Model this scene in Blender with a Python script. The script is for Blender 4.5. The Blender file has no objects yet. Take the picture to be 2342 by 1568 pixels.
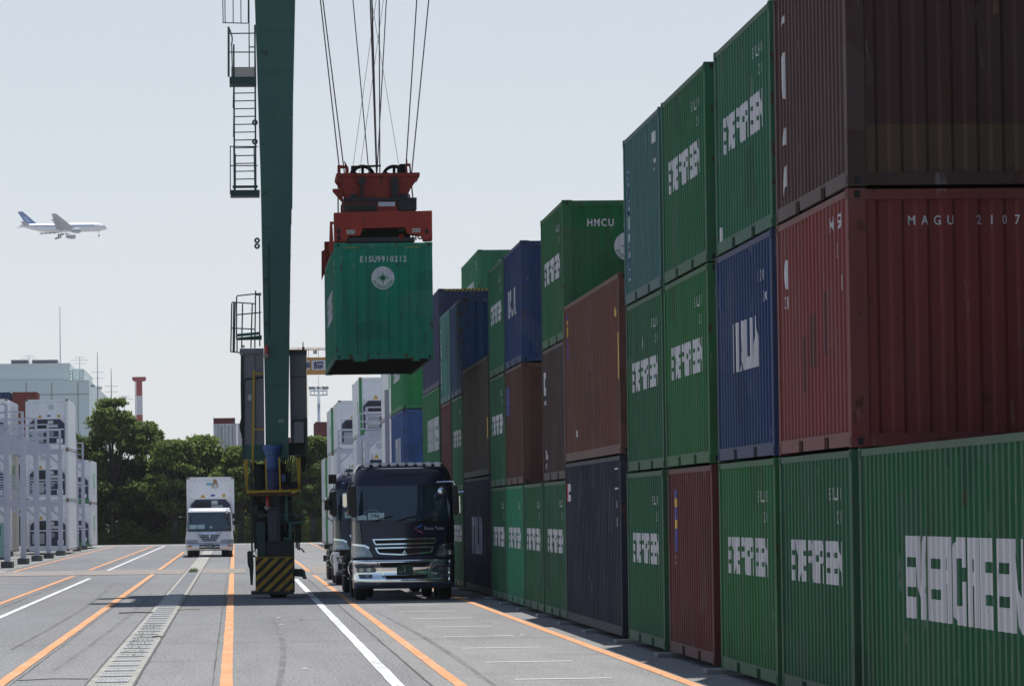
import bpy, bmesh, math, random
from mathutils import Vector, Matrix
random.seed(7)
C = bpy.data.collections.new('scene'); bpy.context.scene.collection.children.link(C)
S = bpy.context.scene
R = math.radians
H = 2.1
# ---------------------------------------------------------------- camera
F = 9906.0; PW, PH = 2341.0, 1568.0
YAW, PITCH, ROLL = -0.0643251, 0.0389195, -0.013
CAMR = Matrix.Rotation(YAW, 3, 'Z') @ Matrix.Rotation(math.pi/2+PITCH, 3, 'X') @ Matrix.Rotation(ROLL, 3, 'Z')
cd = bpy.data.cameras.new('camera'); cam = bpy.data.objects.new('camera', cd); C.objects.link(cam)
cam.matrix_world = Matrix.Translation((0, 0, H)) @ CAMR.to_4x4()
cd.sensor_width = 36; cd.lens = 36*F/PW; cd.clip_start = 0.5; cd.clip_end = 20000
S.camera = cam
# ---------------------------------------------------------------- world, sun, exposure
SUNV = Vector((0.073, 0.25, 1.0)).normalized()
W = bpy.data.worlds.new('World'); S.world = W; W.use_nodes = True
wn = W.node_tree; bg = wn.nodes['Background']
sky = wn.nodes.new('ShaderNodeTexSky'); sky.sky_type = 'NISHITA'; sky.sun_disc = False
sky.sun_elevation = math.asin(SUNV.z); sky.sun_rotation = math.atan2(SUNV.x, SUNV.y)
sky.altitude = 0; sky.air_density = 1.0; sky.dust_density = 0.5; sky.ozone_density = 1.0
# summer haze in the air: whitens the sky, most of all on the sun's side
def wnode(t, **k):
    x = wn.nodes.new(t)
    for a, b in k.items(): setattr(x, a, b)
    return x
wg = wnode('ShaderNodeTexCoord'); wx = wnode('ShaderNodeSeparateXYZ'); wn.links.new(wg.outputs['Generated'], wx.inputs[0])
def wrange(src, a, b, c, d):
    r = wnode('ShaderNodeMapRange'); wn.links.new(src, r.inputs[0])
    for i, v in zip((1, 2, 3, 4), (a, b, c, d)): r.inputs[i].default_value = v
    return r.outputs[0]
hz = wnode('ShaderNodeValToRGB'); wn.links.new(wx.outputs['Z'], hz.inputs[0]); hr = hz.color_ramp
hr.elements[0].position = 0.0; hr.elements[0].color = (6.5, 6.65, 6.85, 1); hr.elements[1].position = .13; hr.elements[1].color = (5.3, 5.75, 6.4, 1)
he = hr.elements.new(.5); he.color = (2.7, 3.2, 4.1, 1)
mx = wnode('ShaderNodeMix', data_type='RGBA'); wn.links.new(wrange(wx.outputs['Y'], -.3, .9, .08, .85), mx.inputs[0])
wn.links.new(sky.outputs[0], mx.inputs[6]); wn.links.new(hz.outputs[0], mx.inputs[7])
wn.links.new(mx.outputs[2], bg.inputs[0]); bg.inputs[1].default_value = 0.12
sd = bpy.data.lights.new('sun', 'SUN'); sd.energy = 5.0; sd.angle = R(0.53); sd.color = (1, .965, .91)
so = bpy.data.objects.new('sun', sd); C.objects.link(so); so.location = (0, 0, 60)
so.rotation_euler = SUNV.to_track_quat('Z', 'Y').to_euler()
S.view_settings.view_transform = 'Standard'; S.view_settings.look = 'None'
S.view_settings.exposure = 0.0; S.view_settings.gamma = 1.0
S.cycles.max_bounces = 6; S.cycles.diffuse_bounces = 3; S.cycles.glossy_bounces = 3; S.cycles.transparent_max_bounces = 8
S.cycles.volume_bounces = 1; S.cycles.use_denoising = True

def at(px, py, Y):            # a point of the photograph measured out at the depth Y (metres)
    d = CAMR @ Vector(((px-PW/2)/F, -(py-PH/2)/F, -1)); t = Y/d.y
    return d.x*t, H+d.z*t

# ---------------------------------------------------------------- materials
MC = {}
def mat(name, col, rough=.6, metal=0.0, spec=.5, emit=None, coat=0.0):
    if name in MC: return MC[name]
    m = bpy.data.materials.new(name); m.use_nodes = True; b = m.node_tree.nodes['Principled BSDF']
    b.inputs['Base Color'].default_value = (*col, 1); b.inputs['Roughness'].default_value = rough
    b.inputs['Metallic'].default_value = metal; b.inputs['Specular IOR Level'].default_value = spec
    if coat: b.inputs['Coat Weight'].default_value = coat; b.inputs['Coat Roughness'].default_value = .05
    MC[name] = m; return m
class NT:
    def __init__(s, name, rough=.6, spec=.4, metal=0):
        s.m = mat(name, (.5, .5, .5), rough, metal, spec); s.t = s.m.node_tree; s.b = s.t.nodes['Principled BSDF']
    def n(s, typ, **kw):
        x = s.t.nodes.new(typ)
        for k, v in kw.items():
            if k.startswith('i_'): x.inputs[k[2:].replace('_', ' ')].default_value = v
            elif k.startswith('j'): x.inputs[int(k[1:])].default_value = v
            else: setattr(x, k, v)
        return x
    def l(s, a, b): s.t.links.new(a, b)
    def pos(s, scale=(1, 1, 1), obj=False):
        if obj: c = s.n('ShaderNodeTexCoord').outputs['Object']
        else: c = s.n('ShaderNodeNewGeometry').outputs['Position']
        mp = s.n('ShaderNodeMapping'); mp.inputs['Scale'].default_value = scale; s.l(c, mp.inputs['Vector']); return mp.outputs[0]
    def noise(s, scale, detail=4, vec=(1, 1, 1), lo=.4, hi=.6, a=0.0, b=1.0, obj=False, rough=.5):
        x = s.n('ShaderNodeTexNoise'); x.inputs['Scale'].default_value = scale; x.inputs['Detail'].default_value = detail; x.inputs['Roughness'].default_value = rough
        s.l(s.pos(vec, obj), x.inputs['Vector'])
        r = s.n('ShaderNodeMapRange'); r.inputs[1].default_value = lo; r.inputs[2].default_value = hi; r.inputs[3].default_value = a; r.inputs[4].default_value = b
        s.l(x.outputs['Fac'], r.inputs[0]); return r.outputs[0]
    def mix(s, f, a, b, mode='MIX'):
        x = s.n('ShaderNodeMix', data_type='RGBA', blend_type=mode)
        for v, i in ((f, 0), (a, 6), (b, 7)):
            if isinstance(v, (int, float)): x.inputs[i].default_value = v
            elif isinstance(v, tuple): x.inputs[i].default_value = (*v, 1) if len(v) == 3 else v
            else: s.l(v, x.inputs[i])
        return x.outputs[2]
    def base(s, c): s.l(c, s.b.inputs['Base Color']); return s.m
    def bump(s, h, strength=.3, dist=.01):
        b = s.n('ShaderNodeBump'); b.inputs['Strength'].default_value = strength; b.inputs['Distance'].default_value = dist
        s.l(h, b.inputs['Height']); s.l(b.outputs[0], s.b.inputs['Normal'])

def steel_material(name, grey_mix=0.0, rust=.0, rough=.72, fade=.5):
    """painted steel whose paint colour is the object's own colour; fading, streaks, scuffs and rust on top"""
    t = NT(name, rough, .14); oc = t.n('ShaderNodeObjectInfo').outputs['Color']
    c = t.mix(t.noise(.7, 3, (1, 1, .5), .35, .7, 0, fade), oc, t.mix(.25, oc, (.16, .16, .15)))
    c = t.mix(t.noise(2.6, 5, (1, 1, .12), .5, .78, 0, .55), c, t.mix(.6, oc, (.045, .035, .03)))      # run-down dirt
    c = t.mix(t.noise(7, 3, (1, 1, .25), .66, .76, 0, .35), c, (.30, .29, .27))                          # scuffs
    c = t.mix(t.noise(6.5, 6, (1, 1, .6), .70-rust, .75-rust, 0, .8), c, (.075, .028, .014))            # rust
    vo = t.n('ShaderNodeTexVoronoi', distance='CHEBYCHEV', i_Scale=1.0); t.l(t.pos((1.1, 1.1, 1.4)), vo.inputs['Vector'])     # patched and repainted squares
    sp_ = t.n('ShaderNodeSeparateColor'); t.l(vo.outputs['Color'], sp_.inputs[0])
    def cellmask(ch, lo): m_ = t.n('ShaderNodeMath', operation='GREATER_THAN'); t.l(sp_.outputs[ch], m_.inputs[0]); m_.inputs[1].default_value = lo; m2_ = t.n('ShaderNodeMath', operation='MULTIPLY'); t.l(m_.outputs[0], m2_.inputs[0]); m2_.inputs[1].default_value = .5; return m2_.outputs[0]
    c = t.mix(cellmask(0, .93), c, t.mix(.5, oc, (.03, .03, .03))); c = t.mix(cellmask(1, .95), c, t.mix(.72, (.14, .14, .13), oc))
    c = t.mix(t.noise(9, 4, (1, 1, .05), .60, .74, 0, .5), c, (.06, .035, .022))                      # thin rust runs
    if grey_mix: c = t.mix(grey_mix, c, (.22, .21, .20))
    t.base(c); return t.m
STEEL = steel_material('painted_corrugated_steel')
POST = steel_material('painted_post_steel', 0.05, .10, .7)
RAIL = steel_material('greyed_rail_steel', 0.30, .02, .8, .3)  # rails: container colour mixed paler and greyer
def decal_material():
    t = NT('white_lettering', .6, .3)
    c = t.mix(t.noise(3, 5, (1, 1, .15), .5, .75, 0, .6), (.52, .51, .53), (.33, .32, .33))
    c = t.mix(t.noise(14, 6, (1, 1, .2), .69, .72, 0, .85), c, (.05, .07, .05)); return t.base(c)
WHITE_LET = decal_material()
BLACK = mat('black_rubber', (.012, .012, .013), .8)
DARK = mat('dark_steel', (.02, .021, .023), .6)
SHADOWBOX = mat('dark_steel_and_shade', (.018, .017, .016), .9)  # near-black metal, also painted as the shade inside holes and slots
CHROME = mat('chrome', (.78, .79, .81), .07, 1)
WHITE_STEEL = None
def white_steel():
    t = NT('white_painted_steel', .5)
    c = t.mix(t.noise(2, 4, (1, 1, .4), .5, .8, 0, .5), (.46, .47, .54), (.32, .33, .38))
    c = t.mix(t.noise(6, 5, (1, 1, .5), .69, .74, 0, .8), c, (.16, .09, .06)); return t.base(c)
WHITE_STEEL = white_steel()
def reefer_white():
    t = NT('reefer_white_paint', .45)
    c = t.mix(t.noise(1.2, 4, (1, 1, .5), .45, .8, 0, .5), (.78, .79, .80), (.60, .60, .60))
    c = t.mix(t.noise(8, 5, (1, 1, .3), .70, .76, 0, .8), c, (.17, .09, .05)); return t.base(c)
REEFER = reefer_white()

# ---------------------------------------------------------------- mesh helpers
class MB:
    def __init__(s): s.v = []; s.f = []
    def box(s, x0, x1, y0, y1, z0, z1):
        n = len(s.v)
        s.v += [(x0, y0, z0), (x1, y0, z0), (x1, y1, z0), (x0, y1, z0), (x0, y0, z1), (x1, y0, z1), (x1, y1, z1), (x0, y1, z1)]
        s.f += [(n, n+3, n+2, n+1), (n+4, n+5, n+6, n+7), (n, n+1, n+5, n+4), (n+1, n+2, n+6, n+5), (n+2, n+3, n+7, n+6), (n+3, n, n+4, n+7)]
        return s
    def prism(s, poly, y0, y1, axis='y'):
        n = len(s.v); k = len(poly)
        for yy in (y0, y1):
            for a, b in poly: s.v.append({'y': (a, yy, b), 'x': (yy, a, b), 'z': (a, b, yy)}[axis])
        s.f += [tuple(range(n, n+k)), tuple(range(n+2*k-1, n+k-1, -1))]
        for i in range(k): j = (i+1) % k; s.f.append((n+j, n+i, n+k+i, n+k+j))
        return s
    def cyl(s, p0, p1, r0, r1=None, k=12, cap=True):
        r1 = r0 if r1 is None else r1; p0 = Vector(p0); p1 = Vector(p1); d = (p1-p0)
        if d.length < 1e-6: return s
        d.normalize(); a = d.orthogonal().normalized(); b = d.cross(a); n = len(s.v)
        for p, r in ((p0, r0), (p1, r1)):
            for i in range(k):
                t = 2*math.pi*i/k; s.v.append(tuple(p+a*(r*math.cos(t))+b*(r*math.sin(t))))
        for i in range(k): j = (i+1) % k; s.f.append((n+i, n+j, n+k+j, n+k+i))
        if cap: s.f += [tuple(range(n+k-1, n-1, -1)), tuple(range(n+k, n+2*k))]
        return s
    def tube(s, pts, r, k=8):
        for a, b in zip(pts[:-1], pts[1:]): s.cyl(a, b, r, r, k)
        return s
    def bar(s, p0, p1, w, h=None):
        h = w if h is None else h; p0 = Vector(p0); p1 = Vector(p1); d = (p1-p0).normalized()
        up = Vector((0, 0, 1)) if abs(d.z) < .9 else Vector((0, 1, 0)); a = d.cross(up).normalized(); b = a.cross(d); n = len(s.v)
        for p in (p0, p1):
            for i, j in ((-1, -1), (1, -1), (1, 1), (-1, 1)): s.v.append(tuple(p+a*(i*w/2)+b*(j*h/2)))
        s.f += [(n+3, n+2, n+1, n), (n+4, n+5, n+6, n+7)]
        for i in range(4): j = (i+1) % 4; s.f.append((n+i, n+j, n+4+j, n+4+i))
        return s
    def lathe(s, prof, axis_o, axis='x', k=28):        # prof: (radius, offset along axis)
        n = len(s.v); o = Vector(axis_o)
        for r, h in prof:
            for i in range(k):
                t = 2*math.pi*i/k; c, q = r*math.cos(t), r*math.sin(t)
                s.v.append(tuple(o+Vector({'x': (h, c, q), 'y': (c, h, q), 'z': (c, q, h)}[axis])))
        for a in range(len(prof)-1):
            for i in range(k): j = (i+1) % k; s.f.append((n+a*k+i, n+a*k+j, n+(a+1)*k+j, n+(a+1)*k+i))
        return s
    def add(s, verts, faces):
        n = len(s.v); s.v += [tuple(v) for v in verts]; s.f += [tuple(i+n for i in f) for f in faces]; return s
    def mesh(s, name, smooth=False, bev=0):
        me = bpy.data.meshes.new(name); me.from_pydata(s.v, [], s.f)
        bm = bmesh.new(); bm.from_mesh(me); bmesh.ops.recalc_face_normals(bm, faces=bm.faces)
        if bev: bmesh.ops.bevel(bm, geom=[e for e in bm.edges if e.calc_face_angle(0) > .6], offset=bev, segments=2, affect='EDGES', profile=.6)
        bm.to_mesh(me); bm.free()
        if smooth:
            for p in me.polygons: p.use_smooth = True
        return me
    def build(s, name, m, parent=None, smooth=False, bev=0, color=None):
        return obj(name, s.mesh(name, smooth, bev), m, parent, color)
def obj(name, me, m, parent=None, color=None):
    o = bpy.data.objects.new(name, me); C.objects.link(o)
    if m is not None and not me.materials: me.materials.append(m)
    if parent is not None: o.parent = parent
    if color: o.color = (*color, 1)
    return o
def tag(o, label=None, cat=None, group=None, kind=None):
    if label: o['label'] = label
    if cat: o['category'] = cat
    if group: o['group'] = group
    if kind: o['kind'] = kind
    return o
def thing(name, label, cat, loc=(0, 0, 0), group=None, rz=0):
    o = bpy.data.objects.new(name, None); C.objects.link(o); o.location = loc; o.rotation_euler = (0, 0, rz)
    o.empty_display_size = .3
    return tag(o, label, cat, group)
def kids(o): return [x for x in C.objects if x.parent == o]
def copy_tree(o, parent=None):
    c = o.copy(); C.objects.link(c); c.parent = parent
    for ch in kids(o): copy_tree(ch, c)
    return c

# ---------------------------------------------------------------- lettering (flat polygons u, v)
class P2:
    def __init__(s): s.v = []; s.f = []
    def poly(s, pts): n = len(s.v); s.v += list(pts); s.f.append(tuple(range(n, n+len(pts)))); return s
    def rect(s, a, b, c, d): return s.poly([(a, c), (b, c), (b, d), (a, d)])
    def add(s, o, sx=1, sy=None, dx=0, dy=0, rot=0):
        sy = sx if sy is None else sy; n = len(s.v); c, q = math.cos(rot), math.sin(rot)
        s.v += [(dx+c*x*sx-q*y*sy, dy+q*x*sx+c*y*sy) for x, y in o.v]; s.f += [tuple(i+n for i in f) for f in o.f]; return s
    def disc(s, x, y, r, k=40, ry=None): return s.poly([(x+r*math.cos(2*math.pi*i/k), y+(ry or r)*math.sin(2*math.pi*i/k)) for i in range(k)])
def G():
    g = {}
    def new(c): g[c] = P2(); return g[c]
    a = .32
    new('E').rect(0, a, 0, 1).rect(a, .94, .74, 1).rect(a, .94, .38, .62).rect(a, .94, 0, .26)
    new('I').rect(.1, .48, 0, 1); g['I'].w = .58
    new('L').rect(0, a, 0, 1).rect(a, .9, 0, .25)
    new('T').rect(0, .94, .75, 1).rect(.28, .66, 0, .75)
    new('V').poly([(0, 1), (.36, 1), (.5, .35), (.5, 0), (.3, 0)]).poly([(.64, 1), (1, 1), (.7, 0), (.5, 0), (.5, .35)])
    new('R').rect(0, a, 0, 1).poly([(a, 1), (.8, 1), (.94, .9), (.94, .76), (a, .76)]).rect(.6, .94, .62, .76).poly([(a, .62), (.94, .62), (.94, .52), (.82, .46), (a, .46)]).poly([(.6, .46), (.82, .46), (.94, .38), (.94, 0), (.6, 0)])
    new('G').poly([(a, 0), (.14, 0), (0, .12), (0, .88), (.14, 1), (a, 1)]).rect(a, .94, .76, 1).rect(a, .94, 0, .22).rect(.6, .94, .22, .5).rect(.6, .94, .66, .76)
    new('N').rect(0, .34, 0, 1).rect(.62, .96, 0, 1).poly([(.34, 1), (.34, .62), (.62, 0), (.62, .38)])
    new('A').poly([(.3, 1), (.66, 1), (.62, .72), (.48, .72), (.34, 0), (0, 0)]).poly([(.66, 1), (.96, 0), (.62, 0), (.48, .72), (.62, .72)]).rect(.38, .6, .18, .38)
    return g
GL = G()
def block(word, width, height):
    p = P2(); x = 0; pos = []
    for ch in word: pos.append(x); x += getattr(GL[ch], 'w', .96)+.11
    sx = width/(x-.11)
    for ch, q in zip(word, pos): p.add(GL[ch], sx, height, q*sx, 0)
    return p
TC = {}
def glyphs(txt, bold=.012):
    k = (txt, bold)
    if k in TC: return TC[k]
    cu = bpy.data.curves.new('t', 'FONT'); cu.body = txt; cu.size = 1; cu.offset = bold; cu.resolution_u = 3; cu.fill_mode = 'BOTH'
    o = bpy.data.objects.new('t', cu); S.collection.objects.link(o)
    bpy.context.view_layer.update()
    me = o.evaluated_get(bpy.context.evaluated_depsgraph_get()).to_mesh()
    p = P2(); p.v = [(v.co.x, v.co.y) for v in me.vertices]; p.f = [tuple(f.vertices) for f in me.polygons]
    p.w = max([v[0] for v in p.v], default=0)-min([v[0] for v in p.v], default=0)
    o.to_mesh_clear(); bpy.data.objects.remove(o); bpy.data.curves.remove(cu); TC[k] = p; return p
def spaced(txt, height, pitch, bold=.02, sx=.80, center=False):
    p = P2(); s = height/.72; n = len(txt)
    for i, ch in enumerate(txt):
        if ch == ' ': continue
        g = glyphs(ch, bold); mx = sum(v[0] for v in g.v)/max(1, len(g.v)); x0 = min(v[0] for v in g.v)
        p.add(g, s*sx, s, i*pitch-(x0+g.w/2)*s*sx-(pitch*(n-1)/2 if center else 0), 0)
    return p
def word(txt, height, bold=.01, sx=1.0):
    p = P2(); s = height/.72; p.add(glyphs(txt, bold), s*sx, s); return p
def decal(name, p, f, cuts, m, parent, color=None):
    """lay flat polygons on a surface: cut along the folds (cuts in u), then map every vertex with f(u, v)"""
    bm = bmesh.new(); vs = [bm.verts.new((x, y, 0)) for x, y in p.v]
    for fc in p.f:
        try: bm.faces.new([vs[i] for i in fc])
        except ValueError: pass
    if p.v:
        lo = min(v[0] for v in p.v); hi = max(v[0] for v in p.v)
        for c in cuts:
            if lo < c < hi: bmesh.ops.bisect_plane(bm, geom=bm.verts[:]+bm.edges[:]+bm.faces[:], plane_co=(c, 0, 0), plane_no=(1, 0, 0), dist=1e-5)
    bmesh.ops.triangulate(bm, faces=[q for q in bm.faces if len(q.verts) > 4])
    for v in bm.verts: v.co = f(v.co.x, v.co.y)
    me = bpy.data.meshes.new(name); bm.to_mesh(me); bm.free()
    return obj(name, me, m, parent, color)

# ---------------------------------------------------------------- shipping containers
CW = 2.438; HW = CW/2
def side_prof(L):
    """fold lines (y, depth) of the corrugated side"""
    y0, y1 = .19, L-.19; n = round((y1-y0)/.278); p = (y1-y0)/n; out = []
    for i in range(n):
        a = y0+i*p
        out += [(a, 0), (a+p*.37, 0), (a+p*.5, .034), (a+p*.87, .034)]
    out.append((y1, 0)); return out
def end_prof():
    y0, y1 = -1.03, 1.03; n = 8; p = (y1-y0)/n; out = []
    for i in range(n):
        a = y0+i*p; out += [(a, 0.0), (a+p*.36, 0.0), (a+p*.5, .026), (a+p*.86, .026)]
    out.append((y1, 0.0)); return out
def depth(prof, y):
    if y <= prof[0][0] or y >= prof[-1][0]: return 0
    for (a, da), (b, db) in zip(prof[:-1], prof[1:]):
        if a <= y <= b: return da+(db-da)*(y-a)/max(1e-9, b-a)
    return 0
EP = end_prof(); SP = {}; CM = {}
def cmesh(key, fn):
    if key not in CM: CM[key] = fn()
    return CM[key]
def container(label, Y0, X0, z0, L, Hc, col, group=None, cat='shipping container', name='shipping_container', far_detail=False, plain=False, rust_post=None):
    """X0 is the lane-side face; Y0 the near end"""
    t = thing(name, label, cat, (X0+HW, Y0, z0), group); k = (round(L, 2), round(Hc, 2))
    if k not in SP: SP[k] = side_prof(L)
    sp = SP[k]; zb, zt = .16, Hc-.075
    def wall(sg):
        def fn():
            m = MB(); n = len(sp)
            for z in (zb, zt):
                m.v += [(sg*(HW-.012-d), y, z) for y, d in sp]
            m.f += [(i, i+1, n+i+1, n+i) for i in range(n-1)]
            me = m.mesh('side_wall'); return me
        return fn
    for sg in (-1, 1): obj('side_wall', cmesh(('w', sg)+k, wall(sg)), STEEL, t, col)
    def endw(yy):
        def fn():
            m = MB(); n = len(EP)
            for z in (.13, Hc-.11): m.v += [(x, abs(yy-.02-d), z) for x, d in EP]
            m.f += [(i, i+1, n+i+1, n+i) for i in range(n-1)]
            return m.mesh('end_wall')
        return fn
    obj('end_wall', cmesh(('e', 0)+k, endw(0)), STEEL, t, col); obj('end_wall', cmesh(('e', 1)+k, endw(L)), STEEL, t, col)
    def post(sx, yy):
        def fn():
            m = MB(); x1 = sx*HW; x0 = sx*(HW-.19); y0 = 0 if yy == 0 else L-.16; y1 = y0+.16
            xa, xb = min(x0, x1), max(x0, x1)
            m.box(xa+.004, xb-.004, y0+.004, y1-.004, .12, Hc-.12)
            for za in (0, Hc-.118):                                       # corner castings with their holes
                m.box(xa, xb, y0, y1, za, za+.118)
            return m.mesh('corner_post')
        return fn
    for sx in (-1, 1):
        for yy in (0, 1):
            o = obj('corner_post', cmesh(('p', sx, yy)+k, post(sx, yy)), POST, t, col)
            def hole(sx=sx, yy=yy):
                m = MB(); xc = sx*(HW-.095); y0 = 0 if yy == 0 else L
                for za in (.06, Hc-.06):
                    m.box(xc-.028, xc+.028, y0-.003, y0+.003, za-.036, za+.036)
                    m.box(sx*HW-.003, sx*HW+.003, (.08 if yy == 0 else L-.08)-.03, (.08 if yy == 0 else L-.08)+.03, za-.036, za+.036)
                return m.mesh('casting_hole')
            obj('casting_hole', cmesh(('h', sx, yy)+k, hole), SHADOWBOX, o)
    def rail_b(sx):
        def fn():
            m = MB(); x0, x1 = sorted((sx*(HW-.045), sx*(HW-.006)))
            segs = [(.165, L-.165)]
            if L < 7: segs = [(.165, L/2-1.2), (L/2-.84, L/2+.84), (L/2+1.2, L-.165)]
            for a, b in segs: m.box(x0, x1, a, b, .012, .158)
            if L < 7:
                for a in (L/2-1.2, L/2+.84): m.box(x0+(.004 if sx < 0 else 0), x1-(.004 if sx > 0 else 0), a, a+.36, .13, .157)
            return m.mesh('bottom_rail')
        return fn
    def rail_t(sx):
        def fn():
            x0, x1 = sorted((sx*(HW-.07), sx*(HW-.008))); return MB().box(x0, x1, .165, L-.165, Hc-.077, Hc-.01).mesh('top_rail')
        return fn
    for sx in (-1, 1):
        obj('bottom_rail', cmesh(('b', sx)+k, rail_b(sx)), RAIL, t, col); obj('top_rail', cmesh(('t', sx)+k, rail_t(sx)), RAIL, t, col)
    for y0 in (.006, L-.156):
        for nm, za, zc in (('header_beam', Hc-.115, Hc-.012), ('sill_beam', .01, .135)):
            obj(nm, cmesh((nm, y0)+k, lambda: MB().box(-HW+.19, HW-.19, y0, y0+.15, za, zc).mesh(nm)), POST, t, col)
    def under():
        m = MB().box(-HW+.05, HW-.05, .17, L-.17, .10, .15)
        for i in range(int(L/.6)): m.box(-HW+.06, HW-.06, .3+i*.6, .345+i*.6, .02, .098)
        return m.mesh('floor')
    obj('floor', cmesh(('u',)+k, under), SHADOWBOX, t)
    def roof():
        m = MB(); n = int(L/.3)*2; xs = HW-.075
        ys = [.16+(L-.32)*i/n for i in range(n+1)]
        for x in (-xs, xs): m.v += [(x, y, Hc-.03+(.014 if i % 2 else 0)) for i, y in enumerate(ys)]
        m.f += [(i, i+1, n+1+i+1, n+1+i) for i in range(n)]; return m.mesh('roof')
    obj('roof', cmesh(('r',)+k, roof), STEEL, t, col)
    return t, L, Hc, sp
def side_decal(c, p, u, v, m=None, name='lettering', off=.004, color=None):
    """p placed on the lane-side wall, u metres from the far end, v metres above the base; runs far to near"""
    t, L, Hc, sp = c; q = P2().add(p, 1, 1, u, v)
    cuts = [L-y for y, d in sp]
    return decal(name, q, lambda a, b: Vector((-(HW-.012)+depth(sp, L-a)-off, L-a, b)), cuts, m or WHITE_LET, t, color)
def end_decal(c, p, u, v, m=None, name='lettering', off=.004, color=None):
    t, L, Hc, sp = c; q = P2().add(p, 1, 1, u, v)
    return decal(name, q, lambda a, b: Vector((a, .02+depth(EP, a)-off, b)), [x for x, d in EP], m or WHITE_LET, t, color)
GREENM = mat('logo_green', (.02, .22, .09), .6)
def evergreen_side(c, code='EISU', n=''):
    t, L, Hc, sp = c
    if L > 7: side_decal(c, block('EVERGREEN', 6.1, .75), L/2-3.05, Hc/2-.30)
    else: side_decal(c, block('EVERGREEN', 4.12, .45), L/2-2.05, Hc/2-.08)
    num = n or str(random.randint(100000, 999999))
    side_decal(c, spaced(code+num[:4], .13, .115), L-1.65, Hc-.50, name='lettering')
    side_decal(c, spaced('22G1' if L < 7 else '42G1', .13, .115), L-1.2, Hc-.74, name='lettering')
def round_logo(c, u, v, r):
    t = c[0]; d = P2().disc(0, 0, r, 48); end_decal(c, d, u, v, name='emblem')
    ring = P2()
    for k in range(5):
        a = -r+2*r*(k+1)/6; h = math.sqrt(max(0, r*r-a*a))*.97; ring.rect(a-.003, a+.003, -h, h)
    for k in range(3):
        b = -r+2*r*(k+1)/4; h = math.sqrt(max(0, r*r-b*b))*.97; ring.rect(-h, h, b-.003, b+.003)
    end_decal(c, ring, u, v, mat('logo_grey_line', (.3, .38, .34), .6), 'emblem_lines', .006)
    st = P2()
    for k in range(8):
        a = math.pi/4*k; ln = r*(.62 if k % 2 == 0 else .42); w = r*.11
        st.poly([(0, 0), (w*math.cos(a-.8)*1.2, w*math.sin(a-.8)*1.2), (ln*math.cos(a), ln*math.sin(a)), (w*math.cos(a+.8)*1.2, w*math.sin(a+.8)*1.2)])
    end_decal(c, st, u, v, GREENM, 'star', .0085)
    tx = P2(); hgt = r*.24
    for i, ch in enumerate('EVERGREEN'):
        a = math.pi*1.5+(i-4)*.30; g = glyphs(ch, .03); s = hgt/.72; rr = r*.92
        q = P2().add(g, s, s, -g.w*s/2, 0); tx.add(q, 1, 1, rr*math.cos(a), rr*math.sin(a), a+math.pi/2)
    end_decal(c, tx, u, v, GREENM, 'emblem_text', .0085)

# ================================================================ ground, markings
def ground_mats():
    def asphalt(name, a, b, fine, fade=(.72, .73, .77)):
        t = NT(name, .95, 0.0)
        c = t.mix(t.noise(.12, 5, (1, .35, 1), .35, .68), a, b)
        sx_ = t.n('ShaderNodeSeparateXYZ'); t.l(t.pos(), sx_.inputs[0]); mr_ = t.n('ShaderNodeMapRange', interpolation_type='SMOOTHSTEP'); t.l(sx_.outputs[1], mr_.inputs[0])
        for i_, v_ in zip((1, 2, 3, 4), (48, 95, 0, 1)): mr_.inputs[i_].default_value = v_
        c = t.mix(mr_.outputs[0], c, t.mix(1.0, c, fade, 'MULTIPLY'))              # paving colour graded darker and bluer along Y
        c = t.mix(t.noise(1.1, 5, (1.6, .12, 1), .46, .72, 0, .38), c, (.10, .10, .10))          # tyre tracks and stains
        c = t.mix(t.noise(fine, 3, (1, 1, 1), .44, .62, 0, .75), c, (.40, .40, .40)); c = t.mix(t.noise(fine*.55, 3, (1, 1, 1), .50, .66, 0, .5), c, (.09, .09, .095)); c = t.mix(t.noise(.35, 4, (.6, .05, 1), .52, .74, 0, .35), c, (.11, .11, .112))
        c = t.mix(t.noise(.5, 6, (1, 1, 1), .60, .72, 0, .22), c, (.08, .08, .085)); t.base(c)
        t.bump(t.noise(60, 2, (1, 1, 1), .3, .7), .35, .004); return t.m
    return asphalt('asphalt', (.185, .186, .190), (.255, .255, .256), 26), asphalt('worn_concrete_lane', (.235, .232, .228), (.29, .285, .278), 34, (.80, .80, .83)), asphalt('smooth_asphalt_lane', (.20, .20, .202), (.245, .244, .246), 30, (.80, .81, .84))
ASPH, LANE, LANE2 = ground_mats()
def structure(name, mb, m): o = mb.build(name, m); o['kind'] = 'structure'; return o
def sheet(x0, x1, y0, y1, z): 
    m = MB(); m.v = [(x0, y0, z), (x1, y0, z), (x1, y1, z), (x0, y1, z)]; m.f = [(0, 1, 2, 3)]; return m
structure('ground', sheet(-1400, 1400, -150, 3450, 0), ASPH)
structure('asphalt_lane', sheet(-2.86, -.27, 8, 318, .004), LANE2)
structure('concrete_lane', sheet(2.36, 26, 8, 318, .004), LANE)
structure('concrete_apron', sheet(-30, 30, 318, 324, .006), mat('pale_concrete', (.42, .42, .41), .9))
def line_mat(name, col, col2, wear=.62):
    t = NT(name, .9, 0.0)
    c = t.mix(t.noise(1.3, 4, (1, .4, 1), .4, .7), col, col2)
    c = t.mix(t.noise(3.5, 7, (3, .5, 1), wear, wear+.07, 0, .9), c, (.20, .20, .205))
    c = t.mix(t.noise(40, 2, (1, 1, 1), .62, .72, 0, .5), c, (.2, .2, .2)); return t.base(c)
ORANGE = line_mat('orange_road_paint', (.62, .31, .165), (.60, .37, .23)); WHITEL = line_mat('white_road_paint', (.62, .63, .63), (.5, .51, .52), .64)
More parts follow.
